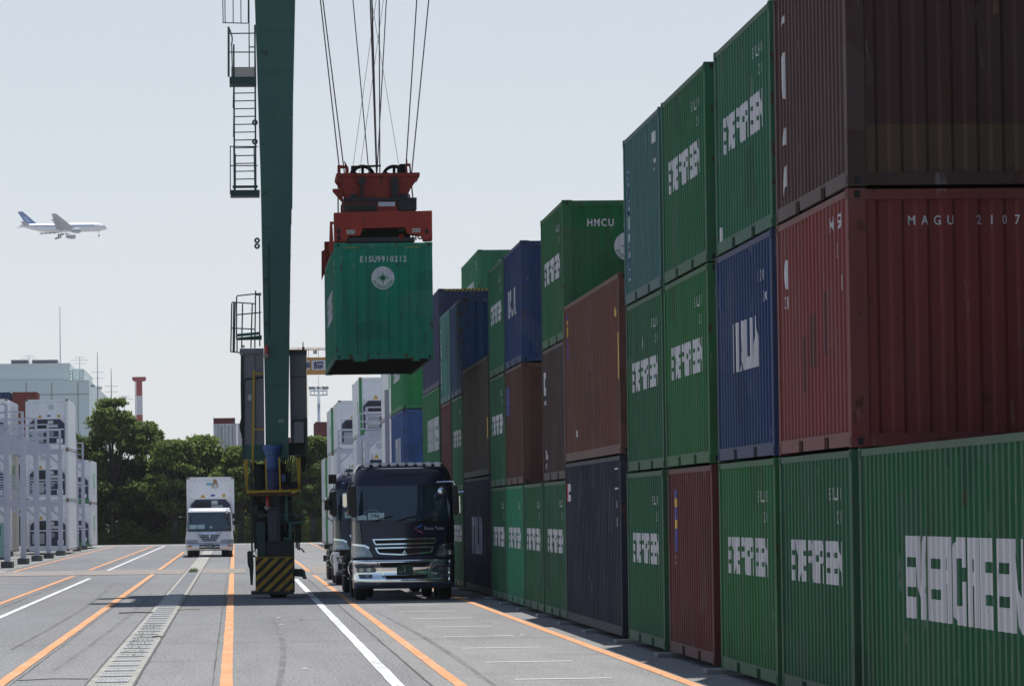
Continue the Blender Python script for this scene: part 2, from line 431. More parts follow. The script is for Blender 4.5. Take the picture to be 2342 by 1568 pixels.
FADED = line_mat('faded_orange_paint', (.33, .285, .25), (.26, .25, .24), .50); CRACK = mat('joint_tar', (.10, .10, .10), .9)
def strip(name, X, w, y0, y1, m, z=.010, wob=.006, seed=0, kind='structure'):
    rnd = random.Random(int(X*100)+seed); mb = MB(); y = y0; i = 0
    while True:
        e1 = rnd.uniform(-1, 1)*wob; e2 = rnd.uniform(-1, 1)*wob
        mb.v += [(X-w/2+e1, y, z), (X+w/2+e2, y, z)]; i += 1
        if y >= y1: break
        y = min(y1, y+rnd.uniform(.6, 1.8))
    mb.f = [(2*k, 2*k+1, 2*k+3, 2*k+2) for k in range(i-1)]
    return structure(name, mb, m)
for X, w, a, b in ((5.46, .16, 9, 320), (2.71, .15, 9, 150), (2.71, .15, 160, 222), (-.13, .16, 9, 320), (-2.99, .16, 9, 254), (-5.8, .15, 30, 157), (-5.8, .15, 173, 310), (-8.7, .14, 30, 320)):
    strip('orange_line', X, w, a, b, ORANGE)
for X, w, a, b in ((1.96, .16, 9, 142), (-5.0, .15, 30, 150), (-5.0, .15, 159, 310)): strip('white_line', X, w, a, b, WHITEL)
for X in (-.30, -2.84, 2.37, -5.5): strip('pavement_joint', X, .022, 9, 300, CRACK, .008, .01)
for Y in (44, 72, 101, 130): structure('pavement_joint', sheet(-30, 26, Y, Y+.05, .009), mat('joint_dirt', (.11, .11, .112), .9))
TICK = mat('fresh_white_paint', (.80, .81, .80), .7)
for i in range(16):                                                       # slot ticks
    Y = 54.15-12.76+i*6.38
    strip_o = structure('slot_tick', sheet(3.48, 4.69, Y, Y+.13, .011), TICK)
    structure('slot_tick', sheet(5.6, 5.93, Y-.5, Y-.40, .011), line_mat('worn_tick_paint', (.42, .42, .42), (.33, .33, .33), .45))
    if i > 10: continue
    structure('slot_tick', sheet(-7.6, -6.58, 115.6+i*6.2, 115.7+i*6.2, .011), WHITEL)
structure('faded_crossing_band', sheet(-9.2, .36, 158, 171.5, .013), FADED)
structure('faded_crossing_band', sheet(2.8, 5.3, 153, 174, .013), FADED)
TRACK = NT('tyre_rubber_trace', .95, 0.0)
tb = TRACK.mix(TRACK.noise(2.2, 6, (2.5, .25, 1), .40, .62), (.170, .170, .172), (.215, .215, .217)); TRACK.base(tb)
def tyre_mark(x0, y0, x1, y1, bend, w=.10):
    mb = MB(); n = 40
    for i in range(n+1):
        u = i/n; x = x0+(x1-x0)*u+bend*math.sin(u*math.pi); y = y0+(y1-y0)*u; ww = w*(.35+.65*math.sin(u*math.pi))
        mb.v += [(x-ww/2, y, .0062), (x+ww/2, y, .0062)]
    mb.f = [(2*k, 2*k+1, 2*k+3, 2*k+2) for k in range(n)]; structure('tyre_mark', mb, TRACK.m)
for q in ((.35, 46, .75, 90, .18), (-2.5, 60, -2.3, 120, .12), (3.1, 50, 3.0, 92, .12), (-3.6, 70, -3.9, 140, .2)): tyre_mark(*q)
# drain channel with its grates
DC = NT('drain_concrete', .95, 0.0); DC.base(DC.mix(DC.noise(1.5, 5), (.30, .29, .27), (.38, .37, .345)))
structure('drain_channel', sheet(-1.87, -1.29, 9, 300, .015), DC.m)
for X in (-1.27, -1.885): strip('drain_joint', X, .03, 9, 300, CRACK, .017, .008)
GRATE = NT('galvanised_grate', .55, .4)
GRATE.base(GRATE.mix(GRATE.noise(9, 3), (.50, .51, .53), (.36, .37, .38)))
def grate():
    t = thing('drain_grate', 'galvanised drain grate set in the concrete channel between the orange lines', 'drain grate', (-1.58, 45, .016), 'grates along the drain channel')
    m = MB()
    for x in (-.205, .195): m.box(x, x+.012, 0, .95, 0, .014)
    for y in (0, .938): m.box(-.193, .195, y, y+.012, 0, .014)
    m.build('frame', mat('grate_frame_steel', (.5, .5, .5), .5), t)
    m = MB()
    for i in range(18): m.box(-.19, .192, .03+i*.05, .064+i*.05, .001, .011)
    for i in range(7): m.box(-.17+i*.055, -.16+i*.055, .014, .936, .002, .013)
    m.build('bars', GRATE.m, t); MB().box(-.192, .194, .013, .937, -.0005, .0006).build('slot_shadow', mat('drain_pit_shade', (.03, .03, .03), 1), t)  # dark sheet painted as the shade below the grate bars
    return t
g0 = grate()
for i in range(1, 62): g = copy_tree(g0); g.location.y = 45+i*2.0
LEAFW = mat('weed_green', (.15, .17, .06), .8)
def weeds(name, spots, m=LEAFW, n=45):
    mb = MB(); rnd = random.Random(3)
    for x, y, w, l, h in spots:
        for i in range(n):
            px, py = x+rnd.uniform(-w, w), y+rnd.uniform(-l, l); s = rnd.uniform(.012, .03); a = rnd.uniform(0, 6.3); hh = rnd.uniform(.3, 1)*h
            dx, dy = s*math.cos(a), s*math.sin(a); k = len(mb.v)
            mb.v += [(px-dx, py-dy, .016), (px+dx, py+dy, .016), (px+dy*1.5, py-dx*1.5, .016+hh)]; mb.f.append((k, k+1, k+2))
    return mb.build(name, m)
sp = [(-1.58, 45.5+i*2.0, .16, .4, .03) for i in range(10, 20)]+[(-1.58, 161+i*1.6, .15, .8, .12) for i in range(5)]
tag(weeds('weeds', sp), 'green weeds and moss growing in the drain grates', 'weeds', kind='stuff')
for x, y, l, a, col, lab in ((-2.15, 94, .75, .05, (.05, .05, .045), 'dark twig lying across the left edge of the drain channel'), (-1.05, 96.5, .5, .1, (.40, .33, .26), 'pale stick lying beside the drain grates'),
                  (-1.35, 75, .3, -.9, (.05, .05, .05), 'short dark scrap lying on a weedy drain grate'), (-2.35, 56, .9, .2, (.38, .37, .33), 'pale cord lying left of the nearest drain grates')):
    mb = MB(); mb.tube([(-l/2, 0, .02), (0, .05, .03), (l/2, -.03, .02)], .012, 6); o = mb.build('debris', mat('debris_%d' % int(x*-100), col, .9)); o.location = (x, y, .012); o.rotation_euler.z = a; tag(o, lab, 'debris')
for x, y, col, lab in ((.86, 83, (.6, .6, .55), 'flattened pale wrapper lying in the centre lane, nearer of two'), (.86, 88.5, (.55, .55, .5), 'flattened pale wrapper lying in the centre lane, farther of two'),
                (1.30, 86.5, (.03, .03, .03), 'dark rag lying left of the white line'), (.93, 59, (.6, .6, .58), 'white scrap of paper on the asphalt near the bottom of the picture'), (4.85, 73.5, (.6, .6, .6), 'white wire scrap lying right of a slot tick'), (5.78, 76.5, (.02, .02, .02), 'bent black hook lying at the foot of the container row')):
    mb = MB(); mb.add([(-.05, 0, 0), (0, -.07, .006), (.05, 0, .003), (.01, .08, .008), (0, 0, .014)], [(0, 1, 4), (1, 2, 4), (2, 3, 4), (3, 0, 4), (0, 3, 2, 1)])
    o = mb.build('litter', mat('litter_%d' % int(y*10), col, .8)); o.location = (x, y, .012); tag(o, lab, 'litter')

# ================================================================ the container row beside the lane
GREEN = (.019, .098, .046); GREENB = (.020, .125, .038); TEAL = (.03, .17, .12); GREEND = (.012, .082, .040); GREENH = (.014, .15, .095)
BLUE = (.013, .036, .112); NAVY = (.008, .011, .032); RED = (.185, .038, .035); MAROON = (.10, .022, .021); BROWN = (.085, .034, .027); DBROWN = (.050, .030, .028); GREYB = (.07, .055, .045)
XR = 6.15; L20, L40 = 5.77, 11.61; ST, HCU = 2.591, 2.896
S1, S2, S3, S4, F1, S5, S6, S7, S8, F2, T1, T2, F3 = 42.98, 49.05, 55.80, 62.02, 68.85, 80.55, 86.47, 92.42, 98.45, 104.75, 116.85, 122.95, 129.8
z1 = .09; z2 = z1+ST+.02; z3 = z2+ST+.02
GRP = 'containers stacked end to end along the right of the lane'
def ct(label, Y, z, L, Hc, col, **k): return container(label, Y, XR+k.pop('dx', random.uniform(-.015, .015)), z, L, Hc, col, GRP, **k)
TLN = [(Y, nm) for Y, nm in ((30.52, 'nearest long'), (S1, ''), (S2, ''))]
c = ct('dark green long container, lowest and nearest, its huge white lettering cut by the right edge', 30.87, z1, L40, ST, GREEN); evergreen_side(c)
c = ct('dark green container on the ground under the bright red one, white lettering', S1, z1, L20, ST, GREEN); evergreen_side(c, 'EISU', '2811')
c = ct('brighter green container on the ground under the blue one with tall white letters', S2, z1, L20, ST, GREENB); evergreen_side(c, 'EISU', '1145')
c = ct('maroon container on the ground, yellow and blue sticker near its far end', S3, z1, L20, ST, MAROON)
YEL = mat('yellow_sticker', (.65, .42, .04), .6); BLU = mat('blue_sticker', (.03, .05, .30), .6)
side_decal(c, P2().rect(0, .16, 0, .12).rect(0, .16, -.3, -.18), .9, 2.05, YEL, 'sticker'); side_decal(c, P2().rect(0, .16, -.18, 0).rect(0, .16, .12, .24).rect(0, .16, -.62, -.3), .9, 2.05, BLU, 'sticker')
side_decal(c, word('C', .13, .02), .9, 1.25)
c = ct('dark green container on the ground left of the maroon one, white lettering', S4, z1, L20, ST, GREEN); evergreen_side(c)
c = ct('long navy blue container on the ground, small red and white emblem at its far end', F1, z1, L40, HCU, NAVY)
q = P2().poly([(.15, 0), (.75, .02), (.75, .12), (.35, .14), (.35, .18), (.75, .2), (.75, .32), (.15, .34)]); side_decal(c, q, .4, 2.18, name='emblem')
side_decal(c, P2().poly([(0, .02), (.15, .0), (.15, .34), (.05, .32)]).rect(-.02, .1, .1, .16), .35, 2.18, mat('emblem_red', (.5, .03, .02), .6), 'emblem')
side_decal(c, word('6', .2, .03), 10.6, 2.42); side_decal(c, P2().rect(0, .6, 0, .03).rect(0, .6, .32, .35).rect(.3, .36, -.6, -.45).rect(.3, .36, -.3, -.18), 10.5, 2.35, name='lettering')
for i, (Y, col, lab) in enumerate(((S5, GREEN, 'green container on the ground left of the navy one, dark scrape on its side'), (S6, GREEN, 'green container on the ground, second left of the tall navy one'), (S7, (.02, .19, .10), 'light teal green container on the ground beneath the brown one with a visible end'), (S8, GREEND, 'deep green container on the ground beside the far navy one'))):
    c = ct(lab, Y, z1, L20, ST, col); evergreen_side(c)
    if i == 0: side_decal(c, P2().rect(0, .35, 0, .75), .7, .5, mat('scrape', (.02, .03, .025), .8), 'scrape')
c = ct('dark navy long container on the ground right of the black truck, tall pale letters', F2, z1, L40, HCU, (.012, .016, .045)); side_decal(c, block('ITALIA', 4.8, .95), 3.2, .95, mat('dull_lettering', (.30, .31, .38), .6))
c = ct('green container on the ground showing just right of the black truck mirror', T1, z1, L20, ST, GREEN); evergreen_side(c)
c = ct('green container on the ground hidden mostly behind the black truck cab', T2, z1, L20, ST, GREEN); evergreen_side(c)
c = ct('tall green long container on the ground behind the black truck', F3, z1, L40, HCU, GREEN); evergreen_side(c)
# second tier
c = ct('bright red container in the second tier, small white emblem and IA29 numbers', S1, z2, L20, ST, RED)
side_decal(c, P2().add(P2().poly([(.17*math.cos(t/20*math.pi+math.pi/2), .17*math.sin(t/20*math.pi+math.pi/2)) for t in range(21)])), .82, 2.0, name='emblem')
side_decal(c, word('CIA', .14, .012), .62, 1.62); side_decal(c, spaced('MA2991', .16, .19, .014), 4.45, 2.23, name='lettering'); side_decal(c, spaced('22', .16, .19, .014), 4.9, 1.95, name='lettering'); side_decal(c, P2().rect(0, .04, 0, .16), 5.2, 1.6, name='lettering')
for q in ((0, .5, 0, .55), (1.05, 1.22, .1, .75), (-.6, -.42, -.25, .35)): side_decal(c, P2().rect(*q), 2.7, .9, mat('rubbed_paint', (.085, .026, .024), .8), 'worn_patch')
q = P2().add(spaced('MAGU', .095, .13, .012)).add(spaced('2107738', .095, .13, .012), 1, 1, .68, 0); end_decal(c, q, -.57, 2.22, name='lettering')
c = ct('blue container in the second tier with tall thin white letters', S2, z2, L20, ST, (.014, .040, .112)); side_decal(c, block('ITALIA', 2.65, .60), 1.62, 1.07)
side_decal(c, spaced('ICSU2', .13, .13), 4.4, 2.05, name='lettering'); side_decal(c, spaced('22G', .13, .13), 4.8, 1.8, name='lettering')
c = ct('green container in the second tier between the blue one and a darker green one', S3, z2, L20, ST, GREENB); evergreen_side(c)
c = ct('green container in the second tier beside the tall reddish brown one, pale scratched side', S4, z2, L20, ST, GREEN); evergreen_side(c)
side_decal(c, P2().poly([(0, 0), (.05, .28), (.12, .1)]).poly([(.15, -.1), (.17, .16), (.24, 0)]), 2.5, 1.9, name='scratch')
c = ct('tall reddish brown long container in the second tier, yellow strip on its near end', F1, z1+HCU+.02, L40, HCU, (.12, .042, .03))
side_decal(c, P2().rect(0, .25, 0, .75), 11.15, 1.2, YEL, 'sticker'); side_decal(c, P2().rect(0, .2, 0, .18).rect(0, .2, .22, .3), .75, 2.3, YEL, 'sticker'); side_decal(c, P2().rect(0, .2, -.42, -.02).rect(0, .2, .32, .42), .75, 2.3, BLU, 'sticker')
side_decal(c, P2().poly([(0, 0), (.24, 0), (.12, .2)]), 10.7, 2.22, YEL, 'sticker'); side_decal(c, P2().rect(0, .3, 0, .12), 2.6, .42, name='sticker')
c = ct('very dark brown container with white K emblem, under the green HMCU one', S5, z2, L20, ST, DBROWN)
side_decal(c, word('K', .42, .05, 1.4), .35, 1.72, name='emblem'); side_decal(c, P2().rect(0, .12, 0, .12), .5, 1.82, mat('emblem_lime', (.35, .5, .05), .6), 'emblem'); side_decal(c, word('K-SEC', .09, .02, 1.8), .4, 1.5); side_decal(c, word('Div', .2, .03, 1.6), .5, .42); side_decal(c, word('MSC', .1, .02, 1.6), .55, .24)
c = ct('brown container in the second tier with its dark end showing, blue and yellow sticker', S7, z2, L20, ST, BROWN)
side_decal(c, P2().rect(0, .75, 0, .65), .35, 1.55, BLU, 'sticker'); side_decal(c, P2().disc(.35, .42, .16).rect(.1, .6, .05, .12), .35, 1.55, YEL, 'sticker'); side_decal(c, P2().poly([(.1, .15), (.3, .15), (.5, .35), (.3, .35)]), .35, 1.55, name='sticker')
c = ct('dark green second tier container between the grey brown long one and the brown one', S8, z2, L20, ST, GREEN); evergreen_side(c)
c = ct('grey brown tall long container on top of the far navy one', F2, z1+HCU+.02, L40, HCU, GREYB); side_decal(c, P2().rect(0, .4, 0, .5), 11.0, .9, YEL, 'sticker')
c = ct('green container in the second tier under the scratched bright blue one', T1, z2, L20, ST, (.02, .13, .065)); evergreen_side(c)
c = ct('dull red brown container in the second tier under the pale teal one', T2, z2, L20, ST, (.10, .03, .035)); side_decal(c, P2().rect(0, .22, 0, .5), .8, 1.4, mat('faded_blue', (.12, .12, .3), .6), 'sticker')
c = ct('tall green second tier container beneath the blue one with a striped top edge', F3, z1+HCU+.02, L40, HCU, (.02, .15, .06)); side_decal(c, block('EVERGREEN', 7.6, 1.0), 3.6, 1.0)
# third tier
c = ct('dark brown container at the top right, its unlit end filling the corner of the picture', S1, z3, L20, ST, (.070, .033, .031))
side_decal(c, P2().poly([(.1, .0), (.42, .28), (.42, .55), (.2, .3)]).poly([(.1, .62), (.4, .62), (.4, .95)]).poly([(.42, 1.1), (.2, 1.15), (.12, 1.35), (.15, 1.6), (.42, 1.72)]).poly([(.15, 1.95), (.42, 2.2), (.42, 2.02)]), .5, .22, name='emblem')
end_decal(c, P2().rect(-1.03, 1.03, .135, .62), 0, 0, mat('olive_band', (.078, .043, .024), .7), 'painted_band')
for u, v, w, h in ((.30, 2.0, .05, .28), (.28, 1.7, .06, .2), (-.27, 2.05, .07, .1), (.02, 2.1, .05, .1)): end_decal(c, P2().poly([(0, 0), (w, h*.2), (w*.8, h), (w*.1, h*.8)]), u, v, mat('bared_rust', (.13, .06, .035), .8), 'rust_patch')
c = ct('green third tier container touching the dark brown one in the top right corner', S2, z3, L20, ST, (.020, .115, .062)); evergreen_side(c)
side_decal(c, P2().disc(.2, 0, .14, 20), .25, .2, name='worn_patch')
c = ct('green third tier container between the pale blue green one and another green one', S3, z3, L20, ST, (.019, .112, .050)); evergreen_side(c)
c = ct('pale blue green container in the third tier with a vertical strip of small letters', S4, z3, L20, ST, (.045, .13, .125))
q = P2().rect(0, .28, 0, 1.75); side_decal(c, q, .5, .35, mat('faded_white_strip', (.33, .35, .36), .7), 'lettering_strip')
side_decal(c, P2().add(spaced('KYOWA LINES', .26, .155, .06), 1, 1, 0, 0, -math.pi/2), .54, 2.0, mat('strip_blue', (.05, .08, .17), .7), off=.007)
for q in ((0, .5, 0, .16), (.25, .45, -.3, -.24), (.25, .4, -.42, -.38)): side_decal(c, P2().rect(*q), 4.6, 2.15, name='worn_patch')
c = ct('green HMCU container alone on top of the row, round white emblem on its end', S5, z3, L20, ST, (.014, .110, .038)); evergreen_side(c, 'HMCU')
end_decal(c, spaced('HMCU 3071', .14, .133, .02), -.70, 2.10, name='lettering'); round_logo(c, .02, 1.72, .27)
c = ct('blue third tier container, its dark end showing left of the green HMCU one', S7, z3, L20, ST, BLUE); side_decal(c, block('ITALIA', 2.9, .60), 1.0, 1.1)
c = ct('dark green container in the third tier beside the blue one with the visible end', S8, z3, L20, ST, (.02, .12, .06)); evergreen_side(c)
zz = z1+2*(HCU+.02)-.62
c = ct('scratched bright blue container in the third tier, dark blue end facing the camera', T1, z3, L20, ST, (.026, .068, .155))
c = ct('pale teal container in the third tier, narrow streak of white letters', T2, z3, L20, ST, (.07, .21, .19)); side_decal(c, P2().add(spaced('KYOWA LINES', .2, .16, .05), 1, 1, 0, 0, -math.pi/2), .4, 2.1, name='lettering')
zt = z1+2*(HCU+.02)
HAZ = {}
def hazard_top(c):
    t, L, Hc, sp = c; m = MB(); b = MB(); n = 18; w = 2.1/n
    m.box(-1.05, 1.05, -.004, .02, Hc-.075, Hc-.008)
    for i in range(n): a = -1.05+i*w; b.prism([(a, Hc-.075), (a+w*.5, Hc-.075), (a+w, Hc-.008), (a+w*.5, Hc-.008)], -.009, -.0045)
    o = m.build('warning_strip', mat('hazard_yellow', (.45, .31, .02), .6), t); b.build('black_stripes', mat('hazard_black', (.015, .015, .015), .6), o)
c = ct('tall blue long container in the third tier, black and yellow edge on its end', F3, zt, L40, HCU, (.035, .042, .10)); hazard_top(c)
# farther along the row
FW = 158.2
c = ct('green long container on the ground behind the second black truck', FW, z1, L40, HCU, GREEN)
c = ct('tall blue long container with a column of white letters, second tier beyond the gap', FW, z1+HCU+.02, L40, HCU, (.03, .08, .22)); side_decal(c, block('ITALIA', 5.0, 1.35), 4.2, .55)
c = ct('green long container just under the hanging one, bright green end showing', FW, zt, L40, HCU, (.02, .20, .06)); evergreen_side(c); hazard_top(c)
XB = 9.0
c = container('green HMC container at the very top of the second row, sunlit side', FW+.5, XB, z1+3*(HCU+.02), L40, HCU, (.03, .17, .085), GRP); evergreen_side(c); end_decal(c, spaced('HMCU 9', .14, .133, .02), -.4, 2.4, name='lettering')
for i, lab in enumerate(('green long container at the base of the second row', 'green long container second from the ground in the second row', 'green long container right beneath the highest HMC one')):
    container(lab, FW+.5, XB, z1+i*(HCU+.02), L40, HCU, GREEN, GRP)
for i, (Y, X, n) in enumerate(((30.4, 9.0, 3), (17.8, 9.0, 3), (30.4, 11.85, 4), (17.8, 11.85, 4), (17.9, XR+.0, 1), (42.8, 11.85, 3), (5.4, 9.0, 3))):  # unseen stacks added to darken the container ends facing the camera
    for k in range(n):
        container('%s container of the %s unseen stack beside the camera' % (('lowest', 'second', 'third', 'fourth')[k], ('first', 'second', 'third', 'fourth', 'fifth', 'sixth', 'seventh')[i]), Y, X, z1+k*(HCU+.02), L40, HCU, (GREEN, MAROON, NAVY, GREEN)[(i+k) % 4], 'unseen stacks added beside the camera')
# concrete pads under the corners of the row
PAD = mat('pad_concrete', (.22, .22, .215), .9)
p0 = tag(MB().box(-.17, .32, -.26, .26, .004, .066).build('concrete_pad', PAD, bev=.012), 'low concrete pad under the corners of two neighbouring containers', 'concrete pad', 'pads under the container row')
for i, Y in enumerate((42.8, 48.9, 55.3, 61.8, 68.4, 74.6, 80.4, 86.3, 92.3, 98.3, 104.5, 110.6, 116.7, 122.9, 129.4, 142)):
    o = p0 if i == 0 else p0.copy()
    if i: C.objects.link(o)
    o.location = (XR+.0, Y, 0)

# ================================================================ the container hanging from the crane
YC = 107.5; ZC = 5.93
XC = at(878, 690, YC)[0]-HW
random.seed(11)
c = container('bright green container hanging in the air from the red spreader', YC, XC, ZC, 12.19, HCU, (.012, .19, .115))
evergreen_side(c); end_decal(c, spaced('EISU9910212', .15, .1075, .018), -.545, HCU-.48, name='lettering'); round_logo(c, -.02, HCU-.88, .285)
for u in (-1.0, .55):
    end_decal(c, P2().rect(0, .38, HCU-.11-.02, HCU-.11), u, 0, mat('hazard_yellow', (.45, .31, .02), .6), 'warning_strip')
for u, v, w, h in ((.42, .85, .012, .35), (.62, 1.2, .012, .3), (.80, 1.0, .016, .36), (.5, 1.5, .01, .12), (-.35, 2.0, .015, .1), (1.0, .35, .03, .3)):
    end_decal(c, P2().poly([(0, 0), (w, 0), (w*1.4, h), (w*.2, h*.9)]), u, v, mat('dark_scrape', (.02, .05, .04), .8), 'scrape')
for a, b in ((-HW+.19, -.44), (.43, HW-.19)):                                # gooseneck tunnel stops of the sill
    MB().box(a+.25, b-.16 if b > 0 else b, -.002, .10, -.055, .03).build('sill_gusset', POST, c[0], color=(.012, .19, .115))

# ================================================================ rail-free gantry crane
CG = (.012, .065, .055)
def crane_mats():
    t = NT('crane_green_paint', .5, .35)
    cc = t.mix(t.noise(.5, 4, (1, 1, .3), .4, .7), (.026, .088, .078), (.038, .112, .092)); cc = t.mix(t.noise(5, 5, (1, 1, .2), .62, .78, 0, .5), cc, (.03, .035, .03)); a = t.base(cc)
    t = NT('spreader_red_paint', .5, .35)
    cc = t.mix(t.noise(1.5, 4, (1, 1, .5), .4, .7), (.25, .018, .010), (.32, .032, .014)); cc = t.mix(t.noise(5, 5, (1, 1, .3), .55, .75, 0, .75), cc, (.05, .014, .01)); b = t.base(cc)
    t = NT('cabinet_grey_paint', .5, .35)
    cc = t.mix(t.noise(1, 4, (1, 1, .3), .4, .7), (.17, .17, .185), (.22, .22, .235)); return a, b, t.base(cc)
CGM, REDM, CABM = crane_mats()
DGREEN = mat('dark_green_steel', (.012, .04, .034), .6); YELM = mat('worn_yellow_paint', (.40, .25, .015), .65); MOTB = mat('motor_blue_paint', (.03, .08, .24), .45)
YK = 110.0
crane = thing('gantry_crane', 'dark green gantry crane, its tapering leg standing in the lane on a striped base', 'gantry crane', (1.1, 113.5, 0))
CO = Vector((-1.1, -113.5, 0))
def cb(mb, name, m, parent=crane, **k):
    o = mb.build(name, m, None, **k); o.parent = parent
    if parent is crane: o.location = CO
    return o
def P3(px, py, Y): x, z = at(px, py, Y); return (x, Y, z)
def ppoly(pts, Y): return [at(a, b, Y) for a, b in pts]
def pbox(mb, x0, x1, y0, y1, Y, d):         # photo rectangle made a box of depth d behind the depth Y
    a = at(x0, y0, Y); b = at(x1, y1, Y); return mb.box(a[0], b[0], Y, Y+d, b[1], a[1])
def pbar(mb, x0, y0, x1, y1, Y, w, Y2=None): return mb.bar(P3(x0, y0, Y), P3(x1, y1, Y2 or Y), w)
topL, topR = at(583, 0, YK), at(675, 0, YK)
zt_ = 17.2
def leg(Yf, dep, dx=0):
    m = MB(); q = ppoly([(583, 0), (596, 400), (602, 700), (606, 900), (608, 1045)], YK); r = ppoly([(675, 0), (670, 240), (668.5, 474), (666, 476), (661, 850), (659, 1045)], YK)
    q = [(x+dx, z) for x, z in q]; r = [(x+dx, z) for x, z in r]
    e = (q[0][0]-q[1][0])/(q[0][1]-q[1][1]); ql = (q[0][0]+e*(zt_-q[0][1]), zt_); rl = (r[0][0]+.02*(zt_-r[0][1]), zt_)
    m.prism([ql]+q+r[::-1]+[rl], Yf, Yf+dep); return m
cb(leg(YK, .95), 'leg', CGM); cb(leg(YK+6.3, .95, .06), 'leg', CGM)
for Yf in (YK, YK+6.3):
    cb(MB().prism([(24.0, .8), (24.9, .8), (25.2, zt_), (23.9, zt_)], Yf, Yf+.95), 'leg', CGM)
SEAM = mat('weld_seam', (.018, .06, .052), .6)
for i, py in enumerate((70, 165, 262, 372, 476, 585, 690, 790, 880)):
    xl_ = 583+13*min(py, 400)/400+(6*(py-400)/300 if py > 400 else 0); xr_ = 675-5*min(py, 470)/470-(7*(py-470)/380 if py > 470 else 0)
    m = MB(); pbox(m, xl_+1, xr_-1.5, py, py+1.1, YK-.006, .004); cb(m, 'weld_seam', SEAM)
for py in (118, 330, 520):
    for px in (592, 597, 602, 607):
        m = MB(); c0 = P3(px+py*.02, py, YK-.02); m.cyl(c0, (c0[0], YK-.001, c0[2]), .014, None, 8); cb(m, 'bolt', DARK)
for py in (123, 440, 640, 740):
    m = MB(); c0 = P3(608, py, YK-.05); m.cyl(c0, (c0[0], YK-.001, c0[2]), .035, None, 12); cb(m, 'cable_gland', mat('gland_black', (.01, .012, .012), .5))
m = MB(); pbox(m, 636, 650, 958, 966, YK-.010, .006); cb(m, 'notice_plate', mat('notice_plate_grey', (.18, .2, .2), .6))
# cable conduit on the front of the leg
m2 = MB(); m2.tube([P3(614, 560, YK-.02), P3(615, 700, YK-.02), P3(615, 770, YK-.02)], .012, 6); cb(m2, 'conduit', DARK)
for a, b, yy in ((-2.2, 26.6, 109.6), (-2.2, 26.6, 116.0)): cb(MB().box(a, b, yy, yy+1.5, zt_, zt_+1.35), 'main_girder', CGM)
for X in (.6, 24.2): cb(MB().box(X, X+1, 109.6, 117.5, zt_-.9, zt_-.02), 'end_tie', CGM)
cb(MB().box(-1.7, 26, 105.9, 109.55, zt_+.9, zt_+1.0), 'walkway', DGREEN); cb(MB().box(-1.5, 26, 117.55, 120.4, zt_+.9, zt_+1.0), 'walkway', DGREEN)
cb(MB().box(1.9, 6.0, 109, 118.2, zt_+1.36, zt_+3.6), 'trolley', CABM); cb(MB().box(-1.2, 1.8, 110.6, 117, zt_+1.36, zt_+1.6), 'trolley_deck', DGREEN); cb(MB().box(6.0, 20, 111.4, 115.7, zt_+.2, zt_+.3), 'cable_tray', DGREEN)
for Yf in (110.0, 116.3): cb(MB().box(23.7, 25.3, Yf-.6, Yf+1.3, .45, 1.3), 'bogie', CGM)
for X, Y in ((24.5, 109.9), (24.5, 116.8)):
    m = MB(); m.lathe([(.3, -.22), (.62, -.22), (.70, -.14), (.70, .14), (.62, .22), (.3, .22)], (X, Y, .70)); cb(m, 'tyre', BLACK, smooth=True)
cb(MB().box(24.1, 24.9, 110.5, 116.5, 1.3, 2.3), 'sill_beam', CGM)
cb(MB().box(.75, 1.45, 110.98, 116.28, 2.25, 3.2), 'sill_beam', CGM)
# cabinets hung at both sides of the leg
m = MB(); pbox(m, 554.8, 605, 807, 1017, YK+.35, 1.1); cab = cb(m, 'electrical_cabinet', CABM)
m = MB(); pbox(m, 548, 603, 796.6, 807.6, YK+.28, 1.25); cb(m, 'cabinet_lid', CABM, cab)
m = MB(); pbox(m, 583, 584.2, 808, 1016, YK+.335, .02); cb(m, 'door_seam', DARK, cab)
m = MB(); m.tube([P3(556.5, 1016, YK+.31), P3(557, 872, YK+.31), P3(562, 867, YK+.31), P3(602, 862, YK+.31)], .018, 6); cb(m, 'cable', BLACK, cab)
m = MB(); pbox(m, 566.5, 575, 902.5, 914.5, YK+.335, .015); pl = cb(m, 'socket_plate', mat('plate_white', (.5, .5, .5), .5), cab)
m = MB()
for a, b in ((568.5, 905), (572.5, 905), (568.5, 910.5), (572.5, 910.5)): pbox(m, a, a+1.3, b, b+1.6, YK+.328, .006)
cb(m, 'sockets', mat('socket_dark', (.08, .03, .03), .6), pl)
m = MB(); pbox(m, 551.5, 559, 812, 1050, YK+.30, .12); m.tube([P3(552, 812, YK+.3), P3(551.5, 880, YK+.3), P3(553, 1000, YK+.3)], .02, 6); cb(m, 'conduit', DGREEN)
m = MB(); m.tube([P3(556-6*math.sin(t/9*math.pi), 950+48*t/9, YK+.3) for t in range(10)], .028, 8); cb(m, 'cable_loop', BLACK)
m = MB(); pbox(m, 557, 606, 1017, 1051, YK+.32, 1.2); cb(m, 'cabinet_base', CGM)
m = MB(); pbox(m, 663, 700.3, 808, 1012, YK+.5, 1.0); cab2 = cb(m, 'electrical_cabinet', CABM)
m = MB(); pbox(m, 661, 701.5, 800.5, 809, YK+.42, 1.1); cb(m, 'cabinet_lid', DGREEN, cab2)
m = MB(); pbox(m, 699.3, 701.3, 809, 1012, YK+.46, 1.0); cb(m, 'corner_trim', DGREEN, cab2)
m = MB(); pbox(m, 663, 699, 861, 862.3, YK+.488, .02); cb(m, 'door_seam', DARK, cab2)
m = MB(); pbox(m, 672, 694.5, 964, 1011.5, YK+.22, .27); cb(m, 'junction_box', CABM, cab2)
m = MB(); pbox(m, 669.5, 696, 958, 963.6, YK+.2, .3); pbox(m, 696.3, 703.3, 955, 1040, YK+.2, .5); cb(m, 'box_hood', DGREEN, cab2)
